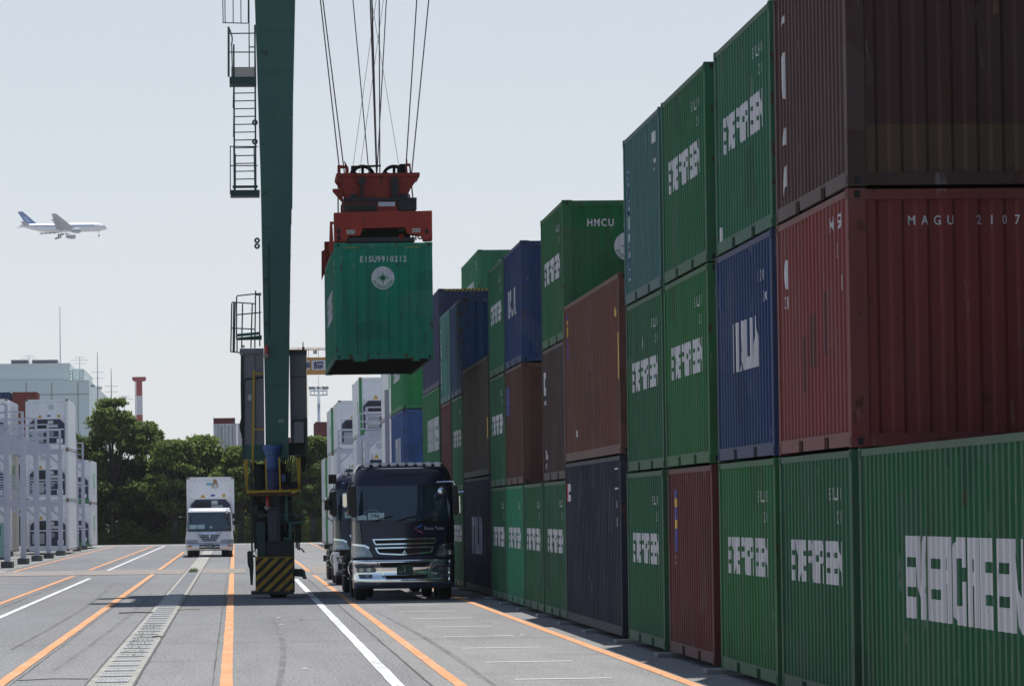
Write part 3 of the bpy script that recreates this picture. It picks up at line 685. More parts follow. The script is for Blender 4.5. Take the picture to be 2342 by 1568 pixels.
m = MB(); m.prism(ppoly([(659.5, 1012), (703.4, 1012), (703.4, 1040), (698, 1048), (690, 1040), (659.5, 1040)], YK+.75), YK+.75, YK+1.4); cb(m, 'cabinet_base', DGREEN)
for a, b in (((545, 756), .1), ((693, 790), .1)): pass
for px, py in ((556.5, 792), (693.5, 796)):
    m = MB(); m.tube([P3(px+2.3*math.cos(t/10*2*math.pi), py+2.3*math.sin(t/10*2*math.pi), YK+.9) for t in range(11)], .014, 6); cb(m, 'lifting_eye', DGREEN)
m = MB(); m.cyl(P3(692.5, 801, YK+.9), P3(692.8, 781, YK+.9), .02, .01, 8); cb(m, 'antenna', BLACK)
m = MB(); m.prism(ppoly([(678, 1042), (700, 1042), (698, 1062), (697, 1078), (690, 1078), (688, 1060)], YK+.8), YK+.8, YK+1.1); cb(m, 'hose_bundle', BLACK)
# access ladders and cages
def ladder_top():
    LD = mat('ladder_green', (.018, .062, .055), .5)
    lx = lambda v: 485.7+v*.5102
    ly = lambda v: v*.5102
    lad = MB()
    for a in (97, 192): lad.tube([P3(lx(a-2), ly(200 if a < 150 else 115), YK+.1), P3(lx(a+2), ly(852), YK+.1)], .022, 8)
    lo = cb(lad, 'ladder', LD)
    for v in range(382, 845, 35): m = MB(); m.tube([P3(lx(97), ly(v+2), YK+.1), P3(lx(193), ly(v), YK+.1)], .014, 6); cb(m, 'rung', LD, lo)
    pl = MB(); pbox(pl, lx(76), lx(197), ly(345), ly(376), YK+.02, .9); cb(pl, 'platform', DGREEN)
    g = MB()
    for i in range(12): pbox(g, lx(84), lx(195), ly(302+i*3.6), ly(303.6+i*3.6), YK+.1+i*.06, .04)
    cb(g, 'platform_grating', DGREEN)
    def rails(name, segs, w=.028):
        m = MB()
        for s_ in segs:
            Ya = YK+.02+(s_[4] if len(s_) > 4 else 0); pbar(m, lx(s_[0]), ly(s_[1]), lx(s_[2]), ly(s_[3]), Ya, w, YK+.02+(s_[5] if len(s_) > 5 else (s_[4] if len(s_) > 4 else 0)))
        return cb(m, name, LD)
    rails('handrail', [(70, 120, 70, 345), (75, 122, 75, 345, .8), (70, 152, 190, 150), (75, 235, 190, 235, .8), (190, 112, 194, 345), (163, -60, 165, 302, .4), (165, 212, 190, 212, .4), (86, 210, 90, 345)])
    m = MB(); m.tube([P3(lx(76+8*math.sin(t/8*math.pi)+t), ly(132+t*9.5), YK+.02) for t in range(9)], .018, 6); cb(m, 'hoop', LD)
    rails('cage', [(45, -60, 48, 103), (55, -60, 57, 106, .3), (92, -60, 93, 107, .5), (127, -60, 128, 106, .5), (160, -60, 160, 105, .3), (45, 103, 158, 106)], .024)
    rails('cage', [(80, 655, 80, 870), (95, 657, 97, 870, .7), (186, 655, 190, 870, .7), (80, 657, 203, 658), (82, 743, 203, 743, .7), (103, 690, 103, 850, .4), (95, 390, 92, 485), (95, 527, 94, 615)], .026)
    pl = MB(); pbox(pl, lx(80), lx(212), ly(852), ly(877), YK+.02, .8); pbox(pl, lx(90), lx(203), ly(832), ly(838), YK+.3, .4); cb(pl, 'platform', DGREEN)
    for a, b in ((190, 550), (190, 636), (200, 1078), (200, 1103)):
        m = MB(); m.tube([P3(lx(a)+4.6*math.cos(t/12*2*math.pi), ly(b)+4.8*math.sin(t/12*2*math.pi), YK+.45) for t in range(13)], .028, 8); cb(m, 'cable_ring', LD)
    X = lambda v: 502.9+v*.1822
    Yp = lambda v: 657.1+v*.1822
    def r2(name, segs, w=.028):
        m = MB()
        for s_ in segs: pbar(m, X(s_[0]), Yp(s_[1]), X(s_[2]), Yp(s_[3]), YK+.02+(s_[4] if len(s_) > 4 else 0), w)
        return cb(m, name, LD)
    r2('cage', [(208, 130, 208, 650), (172, 195, 165, 810, .2), (190, 195, 180, 810, .45), (148, 195, 135, 810, .6), (284, 205, 272, 760, .8), (405, 205, 388, 760, .8), (447, 40, 437, 760, .7), (497, 100, 500, 740, .5), (214, 650, 214, 812)], .034)
    for q in [(148, 185, 440, 205, .1), (140, 510, 440, 524, .1), (130, 805, 250, 818, .1), (205, 140, 215, 105, .0), (215, 105, 516, 74, .0), (215, 343, 520, 314, .3), (440, 95, 520, 92, .5)]: r2('hoop', [q], .03)
    m = MB(); m.prism(ppoly([(X(212), Yp(582)), (X(505), Yp(555)), (X(505), Yp(590)), (X(212), Yp(618))], YK), YK, YK+.1)
    m.prism(ppoly([(X(212), Yp(630)), (X(525), Yp(598)), (X(525), Yp(655)), (X(212), Yp(662))], YK+.6), YK+.6, YK+.7); cb(m, 'platform', CGM)
ladder_top()
# beacons
for X0, X1, ya, yb, yc, nm in ((605, 614, 790, 808, 819, 'beacon'), (608.5, 616, 1134, 1156, 1168, 'beacon')):
    xc, zc = at((X0+X1)/2, yb, YK-.15); rr = (X1-X0)/2*YK/F
    bo = cb(MB().lathe([(0, .0), (rr*2.0, -.01), (rr*2.2, -.05), (rr*1.3, -.11), (0, -.12)], (xc, YK-.15, zc), 'z', 20), nm, mat('beacon_housing', (.22, .2, .17), .5), smooth=True)
    cb(MB().lathe([(rr*1.15, 0), (rr*1.1, .08), (rr*.8, (yb-ya)*YK/F), (0, (yb-ya)*YK/F+.02)], (xc, YK-.15, zc), 'z', 18), 'red_lens', mat('beacon_red', (.45, .03, .03), .3), bo, smooth=True)
# yellow poles and rail frame
m = MB(); pbar(m, 580.5, 846, 577, 1075, YK+.1, .055); cb(m, 'yellow_pole', YELM)
m = MB(); pbar(m, 580, 854, 601, 854, YK+.1, .05); pbar(m, 579, 981, 604, 981, YK+.1, .045); cb(m, 'pole_bracket', YELM)
m = MB()
for a, b, t0 in ((563.5, 565.5, 1048), (559, 564, 1050), (607, 609.5, 1046), (638, 641, 1045), (685, 684.5, 1045), (679, 684, 1047)): pbar(m, a, t0, b, 1126, YK-.35, .04)
cb(m, 'stanchions', YELM)
m = MB(); pbar(m, 564, 1124, 687, 1121, YK-.35, .06); pbar(m, 568, 1121, 684, 1118, YK+.6, .05); cb(m, 'rail_frame', YELM)
m = MB(); pbox(m, 568, 684, 1128, 1132, YK-.33, 1.2); cb(m, 'step_plate', mat('rusty_brown', (.10, .045, .015), .8))
# blue drive motor
xm = (at(600.3, 1020, YK)[0]+at(644.8, 1020, YK)[0])/2
mo = MB(); pr = []
for px, py in ((22.2, 1017), (22.2, 1029.6), (18.2, 1030), (18.2, 1040), (16, 1041), (15.5, 1068), (13.5, 1073), (12, 1074)): pr.append((px*YK/F, at(620, py, YK)[1]))
mo.lathe(pr, (xm, YK-.1, 0), 'z', 28); mot = cb(mo, 'drive_motor', MOTB, smooth=False)
mo = MB(); pr = [(.001, at(620, 1073, YK)[1])]+[(px*YK/F, at(620, py, YK)[1]) for px, py in ((12, 1073), (12, 1115), (14, 1116), (14, 1120))]; mo.lathe(pr, (xm, YK-.1, 0), 'z', 24)
cb(mo, 'motor_casing', mat('motor_dark_blue', (.016, .025, .09), .5), mot)
m = MB()
for i in range(16):
    a = i/16*2*math.pi; rr = 12.6*YK/F; x, y = xm+rr*math.cos(a), YK-.1+rr*math.sin(a); m.box(x-.005, x+.005, y-.005, y+.005, at(620, 1112, YK)[1], at(620, 1078, YK)[1])
cb(m, 'cooling_fins', MOTB, mot)
m = MB(); pbox(m, 644, 653, 1084.5, 1101, YK-.05, .15); cb(m, 'terminal_box', MOTB)
# machinery under the leg
def clutter(name, mm, boxes):
    for b in boxes: m = MB(); pbox(m, *b[:4], YK+b[4], b[5]); cb(m, name, mm, bev=.006)
GB = mat('machinery_grey', (.05, .055, .062), .6)
clutter('lower_column', DGREEN, [(611, 655, 1120, 1200, .25, .8)])
clutter('gearbox', DGREEN, [(587.5, 607, 1193, 1272, .0, .7), (650, 668, 1148, 1196, .15, .5)])
clutter('hydraulic_unit', GB, [(612, 641, 1158, 1236, .05, .5), (626, 634, 1170, 1228, -.03, .1)])
clutter('bracket', CGM, [(660, 667, 1192, 1234, -.1, .25), (667.3, 698, 1192, 1197, -.1, .5), (648, 659.7, 1228, 1234, -.1, .3), (652, 659, 1118, 1190, -.05, .2)])
clutter('bogie_frame', DARK, [(592, 672, 1236, 1352, .14, 1.3), (664, 674, 1215, 1353, .1, 1.2), (586, 596, 1272, 1340, .1, 1.2)])
clutter('valve_block', DARK, [(600, 612, 1120, 1150, .2, .4), (655, 690, 1100, 1116, .5, .3), (582, 600, 1092, 1120, .4, .4), (612, 640, 1132, 1156, .0, .3)])
clutter('side_post', DARK, [(572, 578.5, 1060, 1268, .05, .12)])
rc = random.Random(4)
for i in range(34):
    a = rc.uniform(574, 668); b = rc.uniform(1052, 1240); w_ = rc.uniform(4, 15); h_ = rc.uniform(6, 26)
    m = MB(); pbox(m, a, min(a+w_, 676), b, b+h_, YK+rc.uniform(.25, .6), rc.uniform(.2, .5)); cb(m, 'machinery_block', rc.choice((DARK, DGREEN, SHADOWBOX, GB)), bev=.008)
clutter('back_plate', SHADOWBOX, [(578, 664, 1128, 1236, .66, .3), (584, 656, 1060, 1126, .75, .2)])
m = MB()
for a, b, c_, d in ((655, 1146.5, 700, 1146.5), (568, 1177, 700, 1177), (572, 1175, 590, 1178)): pbar(m, a, b, c_, d, YK+.1, .04)
cb(m, 'handrail', CGM)
m = MB()
for i, (a, b) in enumerate(((677, 1252), (680.5, 1256), (684, 1257), (686.5, 1240))): m.tube([P3(a-1, 1196, YK-.05), P3(a, 1230, YK-.07), P3(a, b, YK-.05)], .018, 6)
m.tube([P3(684, 1252, YK-.05), P3(690, 1255, YK-.05), P3(696, 1262, YK-.05)], .02, 6)
for i in range(7):
    a = 580+i*3.6; m.tube([P3(a, 1055+i*3, YK-.02), P3(a+random.uniform(-3, 3), 1085, YK-.1), P3(a+random.uniform(-4, 4), 1115, YK-.02)], .014, 6)
for i in range(5):
    a = 648+i*5; m.tube([P3(a, 1042, YK+.1), P3(a-6, 1066+i*3, YK-.05), P3(a-3, 1110, YK+.1)], .016, 6)
cb(m, 'hoses', BLACK)
m = MB(); m.prism(ppoly([(565, 1262), (570, 1258), (578, 1262), (580, 1290), (578, 1336), (573, 1337), (570, 1300), (566, 1290)], YK-.1), YK-.1, YK+.1); cb(m, 'cable_drag_arm', DARK)
m = MB(); pbar(m, 575, 1268, 584, 1272, YK-.05, .05); m.tube([P3(579, 1262, YK-.05), P3(584, 1254, YK-.05), P3(586, 1268, YK-.05)], .012, 6); cb(m, 'arm_link', DARK)
m = MB(); m.prism(ppoly([(674, 1300), (691, 1300), (697, 1304), (701.5, 1323), (693, 1323), (691, 1318), (672, 1317)], YK-.05), YK-.05, YK+.25); cb(m, 'side_buffer', DARK)
m = MB(); m.prism(ppoly([(696, 1304), (701.5, 1323), (694, 1323), (693, 1306)], YK-.056), YK-.056, YK-.0505); cb(m, 'buffer_face', mat('buffer_grey', (.13, .13, .11), .7))
# striped base guard
hp = ppoly([(583.5, 1273), (669.5, 1272), (668.5, 1351), (584.5, 1352)], YK-.22)
gx0, gx1, gz0, gz1 = hp[0][0], hp[1][0], hp[3][1], hp[0][1]
t = NT('striped_guard_yellow', .6); hy = t.base(t.mix(t.noise(6, 5, (1, 1, 1), .45, .7), (.42, .24, .012), (.24, .13, .02)))
gd = cb(MB().box(gx0, gx1, YK-.22, YK-.19, gz0, gz1), 'base_guard', hy)
m = MB(); wd = gx1-gx0; ht = gz1-gz0
def clip(poly):
    def side(p, f, g):
        out = []
        for i in range(len(p)):
            a, b = p[i], p[(i+1) % len(p)]; fa, fb = f(a), f(b)
            if fa >= 0: out.append(a)
            if fa*fb < 0: k = fa/(fa-fb); out.append((a[0]+(b[0]-a[0])*k, a[1]+(b[1]-a[1])*k))
        return out
    for f in (lambda p: p[0]-gx0-.012, lambda p: gx1-.012-p[0], lambda p: p[1]-gz0, lambda p: gz1-.02-p[1]):
        if poly: poly = side(poly, f, None)
    return poly
for k in range(-6, 8):
    a = gx0+k*.272+.03; sl = ht*1.12; p = clip([(a, gz0), (a+.135, gz0), (a+.135+sl*.93, gz1), (a+sl*.93, gz1)])
    if len(p) > 2: m.prism(p, YK-.226, YK-.221)
cb(m, 'black_stripes', mat('stripe_black', (.012, .012, .016), .7), gd)
m = MB(); pbox(m, 574.5, 672, 1351.5, 1357, YK-.25, 1.6); cb(m, 'bumper_plate', DARK)
xw = (at(615, 1360, YK)[0]+at(660, 1360, YK)[0])/2; ww = 45*YK/F/2
for Y in (111.0, 117.3):
    cb(MB().lathe([(.28, -ww+.03), (.50, -ww), (.58, -ww+.05), (.60, -ww*.5), (.60, ww*.5), (.58, ww-.05), (.5, ww), (.28, ww-.03)], (xw, Y, .60), 'x', 36), 'tyre', BLACK, smooth=True)
cb(MB().box(.6, 1.5, 116.1, 118.0, .6, 2.24), 'bogie_frame', DARK)

# ================================================================ spreader with its ropes
spd = thing('container_spreader', 'red steel spreader gripping the hanging green container by its top', 'spreader', (3.75, 113.6, ZC+HCU))
SO = Vector((-3.75, -113.6, -(ZC+HCU)))
def sb(mb, name, m, parent=None, **k):
    o = mb.build(name, m, None, **k); o.parent = parent or spd
    if parent is None: o.location = SO
    return o
def rp(x, y): return ((1250+x/4.126)/1.75, (620+y/4.126)/1.75)
def rpoly(pts, Y): return [at(*rp(*p), Y) for p in pts]
YA = 107.62; YB = 112.6
sb(MB().prism(rpoly([(355, 955), (640, 945), (1800, 925), (1975, 918), (1980, 1410), (1835, 1415), (1810, 1330), (1570, 1305), (1525, 1195), (835, 1212), (790, 1330), (600, 1340), (560, 1430), (362, 1440)], YA), YA, YA+.5), 'end_beam', REDM, bev=.012)
sb(MB().prism([(x, z) for x, z in rpoly([(355, 955), (1975, 918), (1980, 1410), (1570, 1305), (1525, 1195), (835, 1212), (790, 1330), (362, 1440)], YA)], 119.0, 119.5), 'end_beam', REDM)
m = MB(); a = at(*rp(835, 1215), YA+.55); b = at(*rp(1530, 1430), YA+.55); m.box(a[0]-.1, b[0]+.12, YA+.52, YA+1.6, b[1]+.01, a[1]+.05); sb(m, 'drive_housing', SHADOWBOX)
m = MB(); a = at(*rp(560, 1350), YA+.1); b = at(*rp(1690, 1432), YA+.1); m.box(a[0], b[0], YA+.06, YA+.42, b[1]-.0, a[1]-.03); sb(m, 'lower_frame', DARK)
for x0, x1 in ((2.95, 3.3), (4.2, 4.55)): sb(MB().box(x0, x1, YA+.5, 119.0, 9.22, 9.55), 'telescopic_beam', REDM)
for x0, x1 in ((820, 880), (1420, 1530)):
    a = at(*rp(x0, 1218), YA+.4); b = at(*rp(x1, 1262), YA+.4); sb(MB().box(a[0], b[0], YA+.505, YA+.519, b[1], a[1]), 'green_panel', mat('panel_green', (.02, .12, .09), .6))
m = MB()
for a in (1600, 1650, 1700):
    p = at(*rp(a, 1310), YA); q = at(*rp(a+22, 1400), YA); m.box(p[0], q[0], YA+.1, YA+.2, q[1], p[1])
sb(m, 'fork_links', DARK)
m = MB()
for cx, cy, r_ in ((1775, 1352, 34), (1880, 1350, 40), (1465, 1350, 30)):
    p = at(*rp(cx, cy), YA+.05); m.tube([(p[0]+r_*.0015*math.cos(t/14*2*math.pi), YA+.05, p[1]+r_*.0015*math.sin(t/14*2*math.pi)) for t in range(15)], .02, 6)
sb(m, 'twistlock_rings', REDM)
m = MB()
for x in (430, 1880):
    for y in (1235, 1345):
        p = at(*rp(x, y), YA); m.box(p[0]-.03, p[0]+.05, YA-.006, YA+.01, p[1]-.1, p[1]+.02) if y < 1300 or x < 500 else None
sb(m, 'slots', SHADOWBOX)
for x0, x1, y0, y1 in ((565, 700, 1240, 1305), (1648, 1780, 1212, 1280)):
    p = at(*rp(x0, y0), YA); q = at(*rp(x1, y1), YA); pl = sb(MB().box(p[0], q[0], YA-.012, YA-.002, q[1], p[1]), 'weight_plate', mat('plate_pale', (.42, .41, .38), .6))
    g = word('10.1T', (p[1]-q[1])*.62, .02, .82); wd_ = max(v[0] for v in g.v)
    o = decal('plate_text', g, lambda u, v, p=p, q=q, wd_=wd_: Vector(((p[0]+q[0])/2-wd_/2+u, YA-.0145, q[1]+(p[1]-q[1])*.2+v)), [], mat('text_black', (.03, .03, .03), .6), pl)
# head block
sb(MB().prism(rpoly([(395, 320), (1770, 290), (1770, 330), (1650, 492), (1585, 640), (1590, 735), (600, 750), (515, 620), (500, 500), (420, 390), (395, 355)], YB), YB, YB+.12), 'head_plate', REDM)
sb(MB().prism(rpoly([(395, 320), (1770, 290), (1770, 330), (1650, 492), (1590, 735), (600, 750), (500, 500), (395, 355)], YB), YB+1.9, YB+2.02), 'head_plate', REDM)
m = MB(); p = at(*rp(395, 322), YB); q = at(*rp(1770, 322), YB); m.box(p[0], q[0], YB-.06, YB+2.0, q[1]-.05, q[1]+.04); sb(m, 'head_flange', REDM)
m = MB(); p = at(*rp(500, 770), YB); q = at(*rp(1700, 925), YB); m.box(p[0], q[0], YB-.4, YB+2.4, q[1], p[1]); sb(m, 'trolley_base', mat('oily_red_brown', (.12, .022, .015), .6))
m = MB(); p = at(*rp(505, 735), YB); q = at(*rp(1710, 775), YB); m.box(p[0], q[0], YB-.45, YB+2.5, q[1], p[1]); sb(m, 'base_flange', DARK)
m = MB(); p = at(*rp(510, 880), YB); q = at(*rp(1050, 935), YB); m.box(p[0], q[0], YB-.8, YB-.42, q[1], p[1]); p = at(*rp(1400, 800), YB); q = at(*rp(1700, 935), YB); m.box(p[0], q[0], YB-.8, YB-.42, q[1], p[1]); sb(m, 'hydraulic_pack', DARK)
m = MB(); p = at(*rp(1072, 818), YB); q = at(*rp(1345, 886), YB); m.box(p[0], q[0], YB-.85, YB-.5, q[1], p[1]); sb(m, 'white_box', mat('box_white', (.62, .62, .68), .5))
m = MB(); p = at(*rp(1045, 890), YB); q = at(*rp(1385, 940), YB); m.box(p[0], q[0], YB-1.0, YB-.45, q[1]-.1, p[1]-.01); sb(m, 'box_shelf', REDM)
for cx, cy, r_ in ((815, 440, 68), (1355, 430, 62)):
    p = at(*rp(cx, cy), YB); m = MB(); m.cyl((p[0], YB-.14, p[1]), (p[0], YB-.01, p[1]), r_*.00155, None, 24); m.box(p[0]-.03 if cx < 1000 else p[0]-.09, p[0]+.03 if cx < 1000 else p[0]+.1, YB-.1, YB-.01, p[1]-.5, p[1]-.05); sb(m, 'pin_housing', DARK)
m = MB(); m.prism(rpoly([(930, 720), (960, 665), (1060, 635), (1200, 660), (1310, 720)], YB-.2), YB-.2, YB-.02); sb(m, 'hood', REDM)
m = MB()
for x in (660, 700, 1480, 1530): p = at(*rp(x, 700), YB-.1); m.cyl((p[0], YB-.2, p[1]-.08), (p[0], YB-.2, p[1]+.08), .06, None, 12)
sb(m, 'valves', DARK)
# rope sheaves on top: two guarded wheels with lightening holes
def sheave(pts_o, holes):
    m = MB()
    return m
def arcband(cx, cy, r0, r1, a0, a1, Y, d, n=18):
    m = MB(); p = at(*rp(cx, cy), Y); s_ = .00158
    for i in range(n):
        t0 = a0+(a1-a0)*i/n; t1 = a0+(a1-a0)*(i+1)/n
        m.prism([(p[0]+r0*s_*math.cos(t0), p[1]+r0*s_*math.sin(t0)), (p[0]+r1*s_*math.cos(t0), p[1]+r1*s_*math.sin(t0)), (p[0]+r1*s_*math.cos(t1), p[1]+r1*s_*math.sin(t1)), (p[0]+r0*s_*math.cos(t1), p[1]+r0*s_*math.sin(t1))], Y, Y+d)
    return m
for cx in (830, 1350):
    w_ = sb(arcband(cx, 372, 158, 212, .15, math.pi-.15, YB+.8, .12), 'sheave_rim', BLACK)
    m = MB(); p = at(*rp(cx, 372), YB+.8)
    for a in (.55, 1.57, 2.6): m.bar((p[0], YB+.86, p[1]), (p[0]+.27*math.cos(a), YB+.86, p[1]+.27*math.sin(a)), .075, .06)
    sb(m, 'spokes', BLACK, w_)
m = MB(); m.prism(rpoly([(640, 180), (1135, 165), (1130, 188), (945, 200), (1000, 260), (960, 240), (880, 190), (720, 230), (715, 330), (600, 320), (635, 260)], YB+.6), YB+.6, YB+.78); m.prism(rpoly([(1445, 150), (1560, 150), (1560, 320), (1400, 330), (1400, 200)], YB+.6), YB+.6, YB+.78); sb(m, 'sheave_guard', BLACK)
for poly in ([(415, 165), (560, 175), (560, 215), (465, 215), (465, 325), (415, 325)], [(525, 90), (560, 150), (600, 215), (600, 322), (545, 322), (545, 200)], [(1545, 75), (1570, 75), (1570, 140), (1622, 140), (1622, 175), (1565, 178), (1575, 300), (1545, 300)], [(1600, 175), (1622, 175), (1632, 300), (1612, 300)]):
    sb(MB().prism(rpoly(poly, YB), YB+.05, YB+.25), 'rope_anchor', REDM)
m = MB(); m.prism(rpoly([(335, 560), (505, 562), (505, 770), (485, 770), (335, 600)], YB+.1), YB+.1, YB+.35); sb(m, 'side_bracket', REDM)
for pts in ([(427, 325), (427, 945)], [(452, 440), (490, 560), (500, 940)], [(1640, 490), (1665, 720)], [(1600, 640), (1615, 725)], [(480, 820), (482, 940)], [(1690, 860), (1700, 920)]):
    m = MB(); q = rpoly(pts, YB)
    for a, b in zip(q[:-1], q[1:]): m.bar((a[0], YB+.2, a[1]), (b[0], YB+.2, b[1]), .035)
    sb(m, 'tie_rod', REDM)
# corner flippers hanging at the left of the container
m = MB(); m.prism(rpoly([(290, 1100), (350, 1100), (350, 1138), (330, 1140), (345, 1400), (352, 1560), (310, 1640), (275, 1570)], YA), YA+.02, YA+.22); sb(m, 'corner_flipper', REDM)
sb(MB().prism([at(735, 575, 119.4), at(744, 570, 119.4), at(748, 600, 119.4), at(742, 625, 119.4), at(735, 642, 119.4)], 119.3, 119.5), 'corner_flipper', REDM)
sb(MB().prism([at(740, 575, 119.4), at(752, 560, 119.4), at(752, 566, 119.4), at(744, 600, 119.4)], 119.2, 119.29), 'flipper_arm', DARK)
# ropes
ROPE = mat('steel_rope', (.09, .09, .095), .6)
for i, (xb, xt, r_) in enumerate(((357, 185, .016), (398, 208, .016), (617, 477, .014), (685, 630, .018), (688, 645, .020), (715, 710, .016), (690, 773, .014), (945, 1045, .016), (1000, 1152, .016), (463, 680, .006), (530, 745, .006), (900, 645, .006))):
    qx = lambda v: (1200+v/2.24)/1.75
    Y_ = YB+.3+.12*(i % 5); a = at(qx(xb), (1470 if r_ > .01 else 1490)/2.24/1.75, Y_); b = at(qx(xt), 0, Y_)
    k = (17.35-a[1])/(b[1]-a[1]); 
    sb(MB().tube([(a[0], Y_, a[1]-.25), (a[0]+(b[0]-a[0])*k, Y_, 17.35)], r_, 8), 'hoist_rope', ROPE)

# ================================================================ lorries
def interp(tab, z):
    if z <= tab[0][0]: return tab[0][1]
    for (a, fa), (b, fb) in zip(tab[:-1], tab[1:]):
        if z <= b: return fa+(fb-fa)*(z-a)/(b-a)
    return tab[-1][1]
class Cab:
    """front of a lorry cab as a curved surface y(x, z); panels are cut out of it and set on it"""
    def __init__(s, t, width, front, rad, y1, z0, z1, loc0=(0, 0, 0)):
        s.t, s.w, s.f, s.r, s.y1, s.z0, s.z1 = t, width, front, rad, y1, z0, z1; s.cr = .13
    def y(s, x, z):
        w = interp(s.w, z); r = interp(s.r, z); k = abs(x)-(w-r)
        crown = s.cr*(x/w)**2
        if k <= 0: return interp(s.f, z)+crown
        k = min(k/r, .999); return interp(s.f, z)+crown+r*(1-math.sqrt(1-k*k))
    def body(s, name, m, zs, z0=None, z1=None):
        mb = MB(); rows = []
        for z in zs:
            w = interp(s.w, z); r = interp(s.r, z); row = [(-w, s.y1, z)]
            xs = [-w+r*(1-math.cos(a*math.pi/16)) for a in range(9)]+[(-w+r)+(2*(w-r))*i/8 for i in range(1, 8)]
            xs += [-x for x in xs[:9]][::-1]
            for i, x in enumerate(xs):
                if abs(abs(x)-w) < 1e-6: row.append((x, interp(s.f, z)+s.cr+r, z))
                else: row.append((x, s.y(x, z), z))
            row.append((w, s.y1, z)); rows.append(row)
        n = len(rows[0])
        for r_ in rows: mb.v += r_
        for i in range(len(rows)-1):
            for j in range(n-1): mb.f.append((i*n+j, i*n+j+1, (i+1)*n+j+1, (i+1)*n+j))
            mb.f.append((i*n+n-1, i*n, (i+1)*n, (i+1)*n+n-1))
        mb.f.append(tuple(range(n-1, -1, -1))); k = (len(rows)-1)*n; mb.f.append(tuple(range(k, k+n)))
        me = mb.mesh(name)
        for p in me.polygons: p.use_smooth = len(p.vertices) == 4
        return obj(name, me, m, s.t)
    def patch(s, name, pts, m, off=.006, th=.03, parent=None, multi=None):
        bm = bmesh.new()
        for pl in (multi or [pts]): bm.faces.new([bm.verts.new((x, z, 0)) for x, z in pl])
        ww = max(abs(v.co.x) for v in bm.verts); c = [-ww+.001+i*.06 for i in range(int(2*ww/.06)+2)]
        for q in c: bmesh.ops.bisect_plane(bm, geom=bm.verts[:]+bm.edges[:]+bm.faces[:], plane_co=(q, 0, 0), plane_no=(1, 0, 0), dist=1e-5)
        zl = [v.co.y for v in bm.verts]
        for zq in [a for a, b in s.f]+[.15*i for i in range(1, 28)]:
            if min(zl) < zq < max(zl): bmesh.ops.bisect_plane(bm, geom=bm.verts[:]+bm.edges[:]+bm.faces[:], plane_co=(0, zq, 0), plane_no=(0, 1, 0), dist=1e-5)
        bmesh.ops.recalc_face_normals(bm, faces=bm.faces)
        front = bm.faces[:]; ret = bmesh.ops.extrude_face_region(bm, geom=front)
        new = {v for v in ret['geom'] if isinstance(v, bmesh.types.BMVert)}
        for v in bm.verts:
            x, z = v.co.x, v.co.y; v.co = Vector((x, s.y(x, z)-off-(0 if v in new else th)+(th if False else 0), z))
        for v in bm.verts: pass
        bmesh.ops.recalc_face_normals(bm, faces=bm.faces)
        me = bpy.data.meshes.new(name); bm.to_mesh(me); bm.free(); return obj(name, me, m, parent or s.t)
    def stroke(s, name, path, w, m, off=.02, th=.02, parent=None, closed=False):
        pls = []; p = path+[path[0]] if closed else path
        for a, b in zip(p[:-1], p[1:]):
            d = Vector((b[0]-a[0], b[1]-a[1])); 
            if d.length < 1e-4: continue
            d.normalize(); nn = Vector((-d.y, d.x))*w/2; e = d*w*.35
            pls.append([(a[0]-nn.x-e.x, a[1]-nn.y-e.y), (b[0]-nn.x+e.x, b[1]-nn.y+e.y), (b[0]+nn.x+e.x, b[1]+nn.y+e.y), (a[0]+nn.x-e.x, a[1]+nn.y-e.y)])
        return s.patch(name, None, m, off, th, parent, pls)
    def text(s, name, p, x, z, m, off=.03, parent=None):
        return decal(name, P2().add(p, 1, 1, x, z), lambda u, v: Vector((u, s.y(u, v)-off, v)), [], m, parent or s.t)
def paint(name, col, rough=.18, coat=.8, spec=.5, metal=0):
    m = mat(name, col, rough, metal, spec, coat=coat); return m
NAVYP = paint('deep_navy_lorry_paint', (.010, .010, .032), .16, .25, .35); GLOSSB = paint('gloss_black_paint', (.006, .007, .008), .08, .9)
def glass_mat():
    m = mat('windscreen_glass', (.010, .028, .044), .04, 0, 1.0); return m
GLASS = glass_mat()
LAMP = mat('headlamp_glass', (.30, .32, .34), .1, .65); PLATEG = mat('licence_plate_green', (.01, .06, .035), .5); LETW = mat('plain_white_letter', (.6, .6, .6), .6)
CARD = mat('dashboard_card', (.50, .66, .66), .7); INK = mat('black_ink', (.015, .015, .015), .7)
AMBER = mat('amber_lens', (.5, .14, .02), .3); ALU = mat('brushed_aluminium', (.5, .5, .52), .35, .8)
def wheel(t, x, y, r, w, name='wheel', side=-1, dual=False):
    wt = MB(); 
    ws = [(x, w)] if not dual else [(x, w), (x-side*(w+.06), w)]
    o = None
    for xx, w_ in ws:
        m = MB(); h = w_/2
        m.lathe([(r*.58, -h+.02), (r*.86, -h), (r*.96, -h+.025), (r, -h*.62), (r, h*.62), (r*.96, h-.025), (r*.86, h), (r*.58, h-.02)], (xx, y, r), 'x', 36)
        for g_ in (-.4, 0, .4): m.lathe([(r*1.001, g_*h-.008), (r*.985, g_*h), (r*1.001, g_*h+.008)], (xx, y, r), 'x', 36)
        q = m.build('tyre', BLACK, t, smooth=True)
        if o is None: o = q
    m = MB(); xs = x+side*w/2; m.lathe([(0, side*-.03), (r*.18, side*-.03), (r*.22, side*-.08), (r*.5, side*-.10), (r*.56, side*-.02), (r*.6, side*-.02)], (xs, y, r), 'x', 28); m.build('rim', ALU, o, smooth=True)
    return o
MIRB = mat('mirror_housing', (.008, .009, .010), .45)
def mirror(t, pts, m=MIRB, name='mirror', y=(-.05, .16)):
    return MB().prism(pts, *y).build(name, m, t, bev=.02)

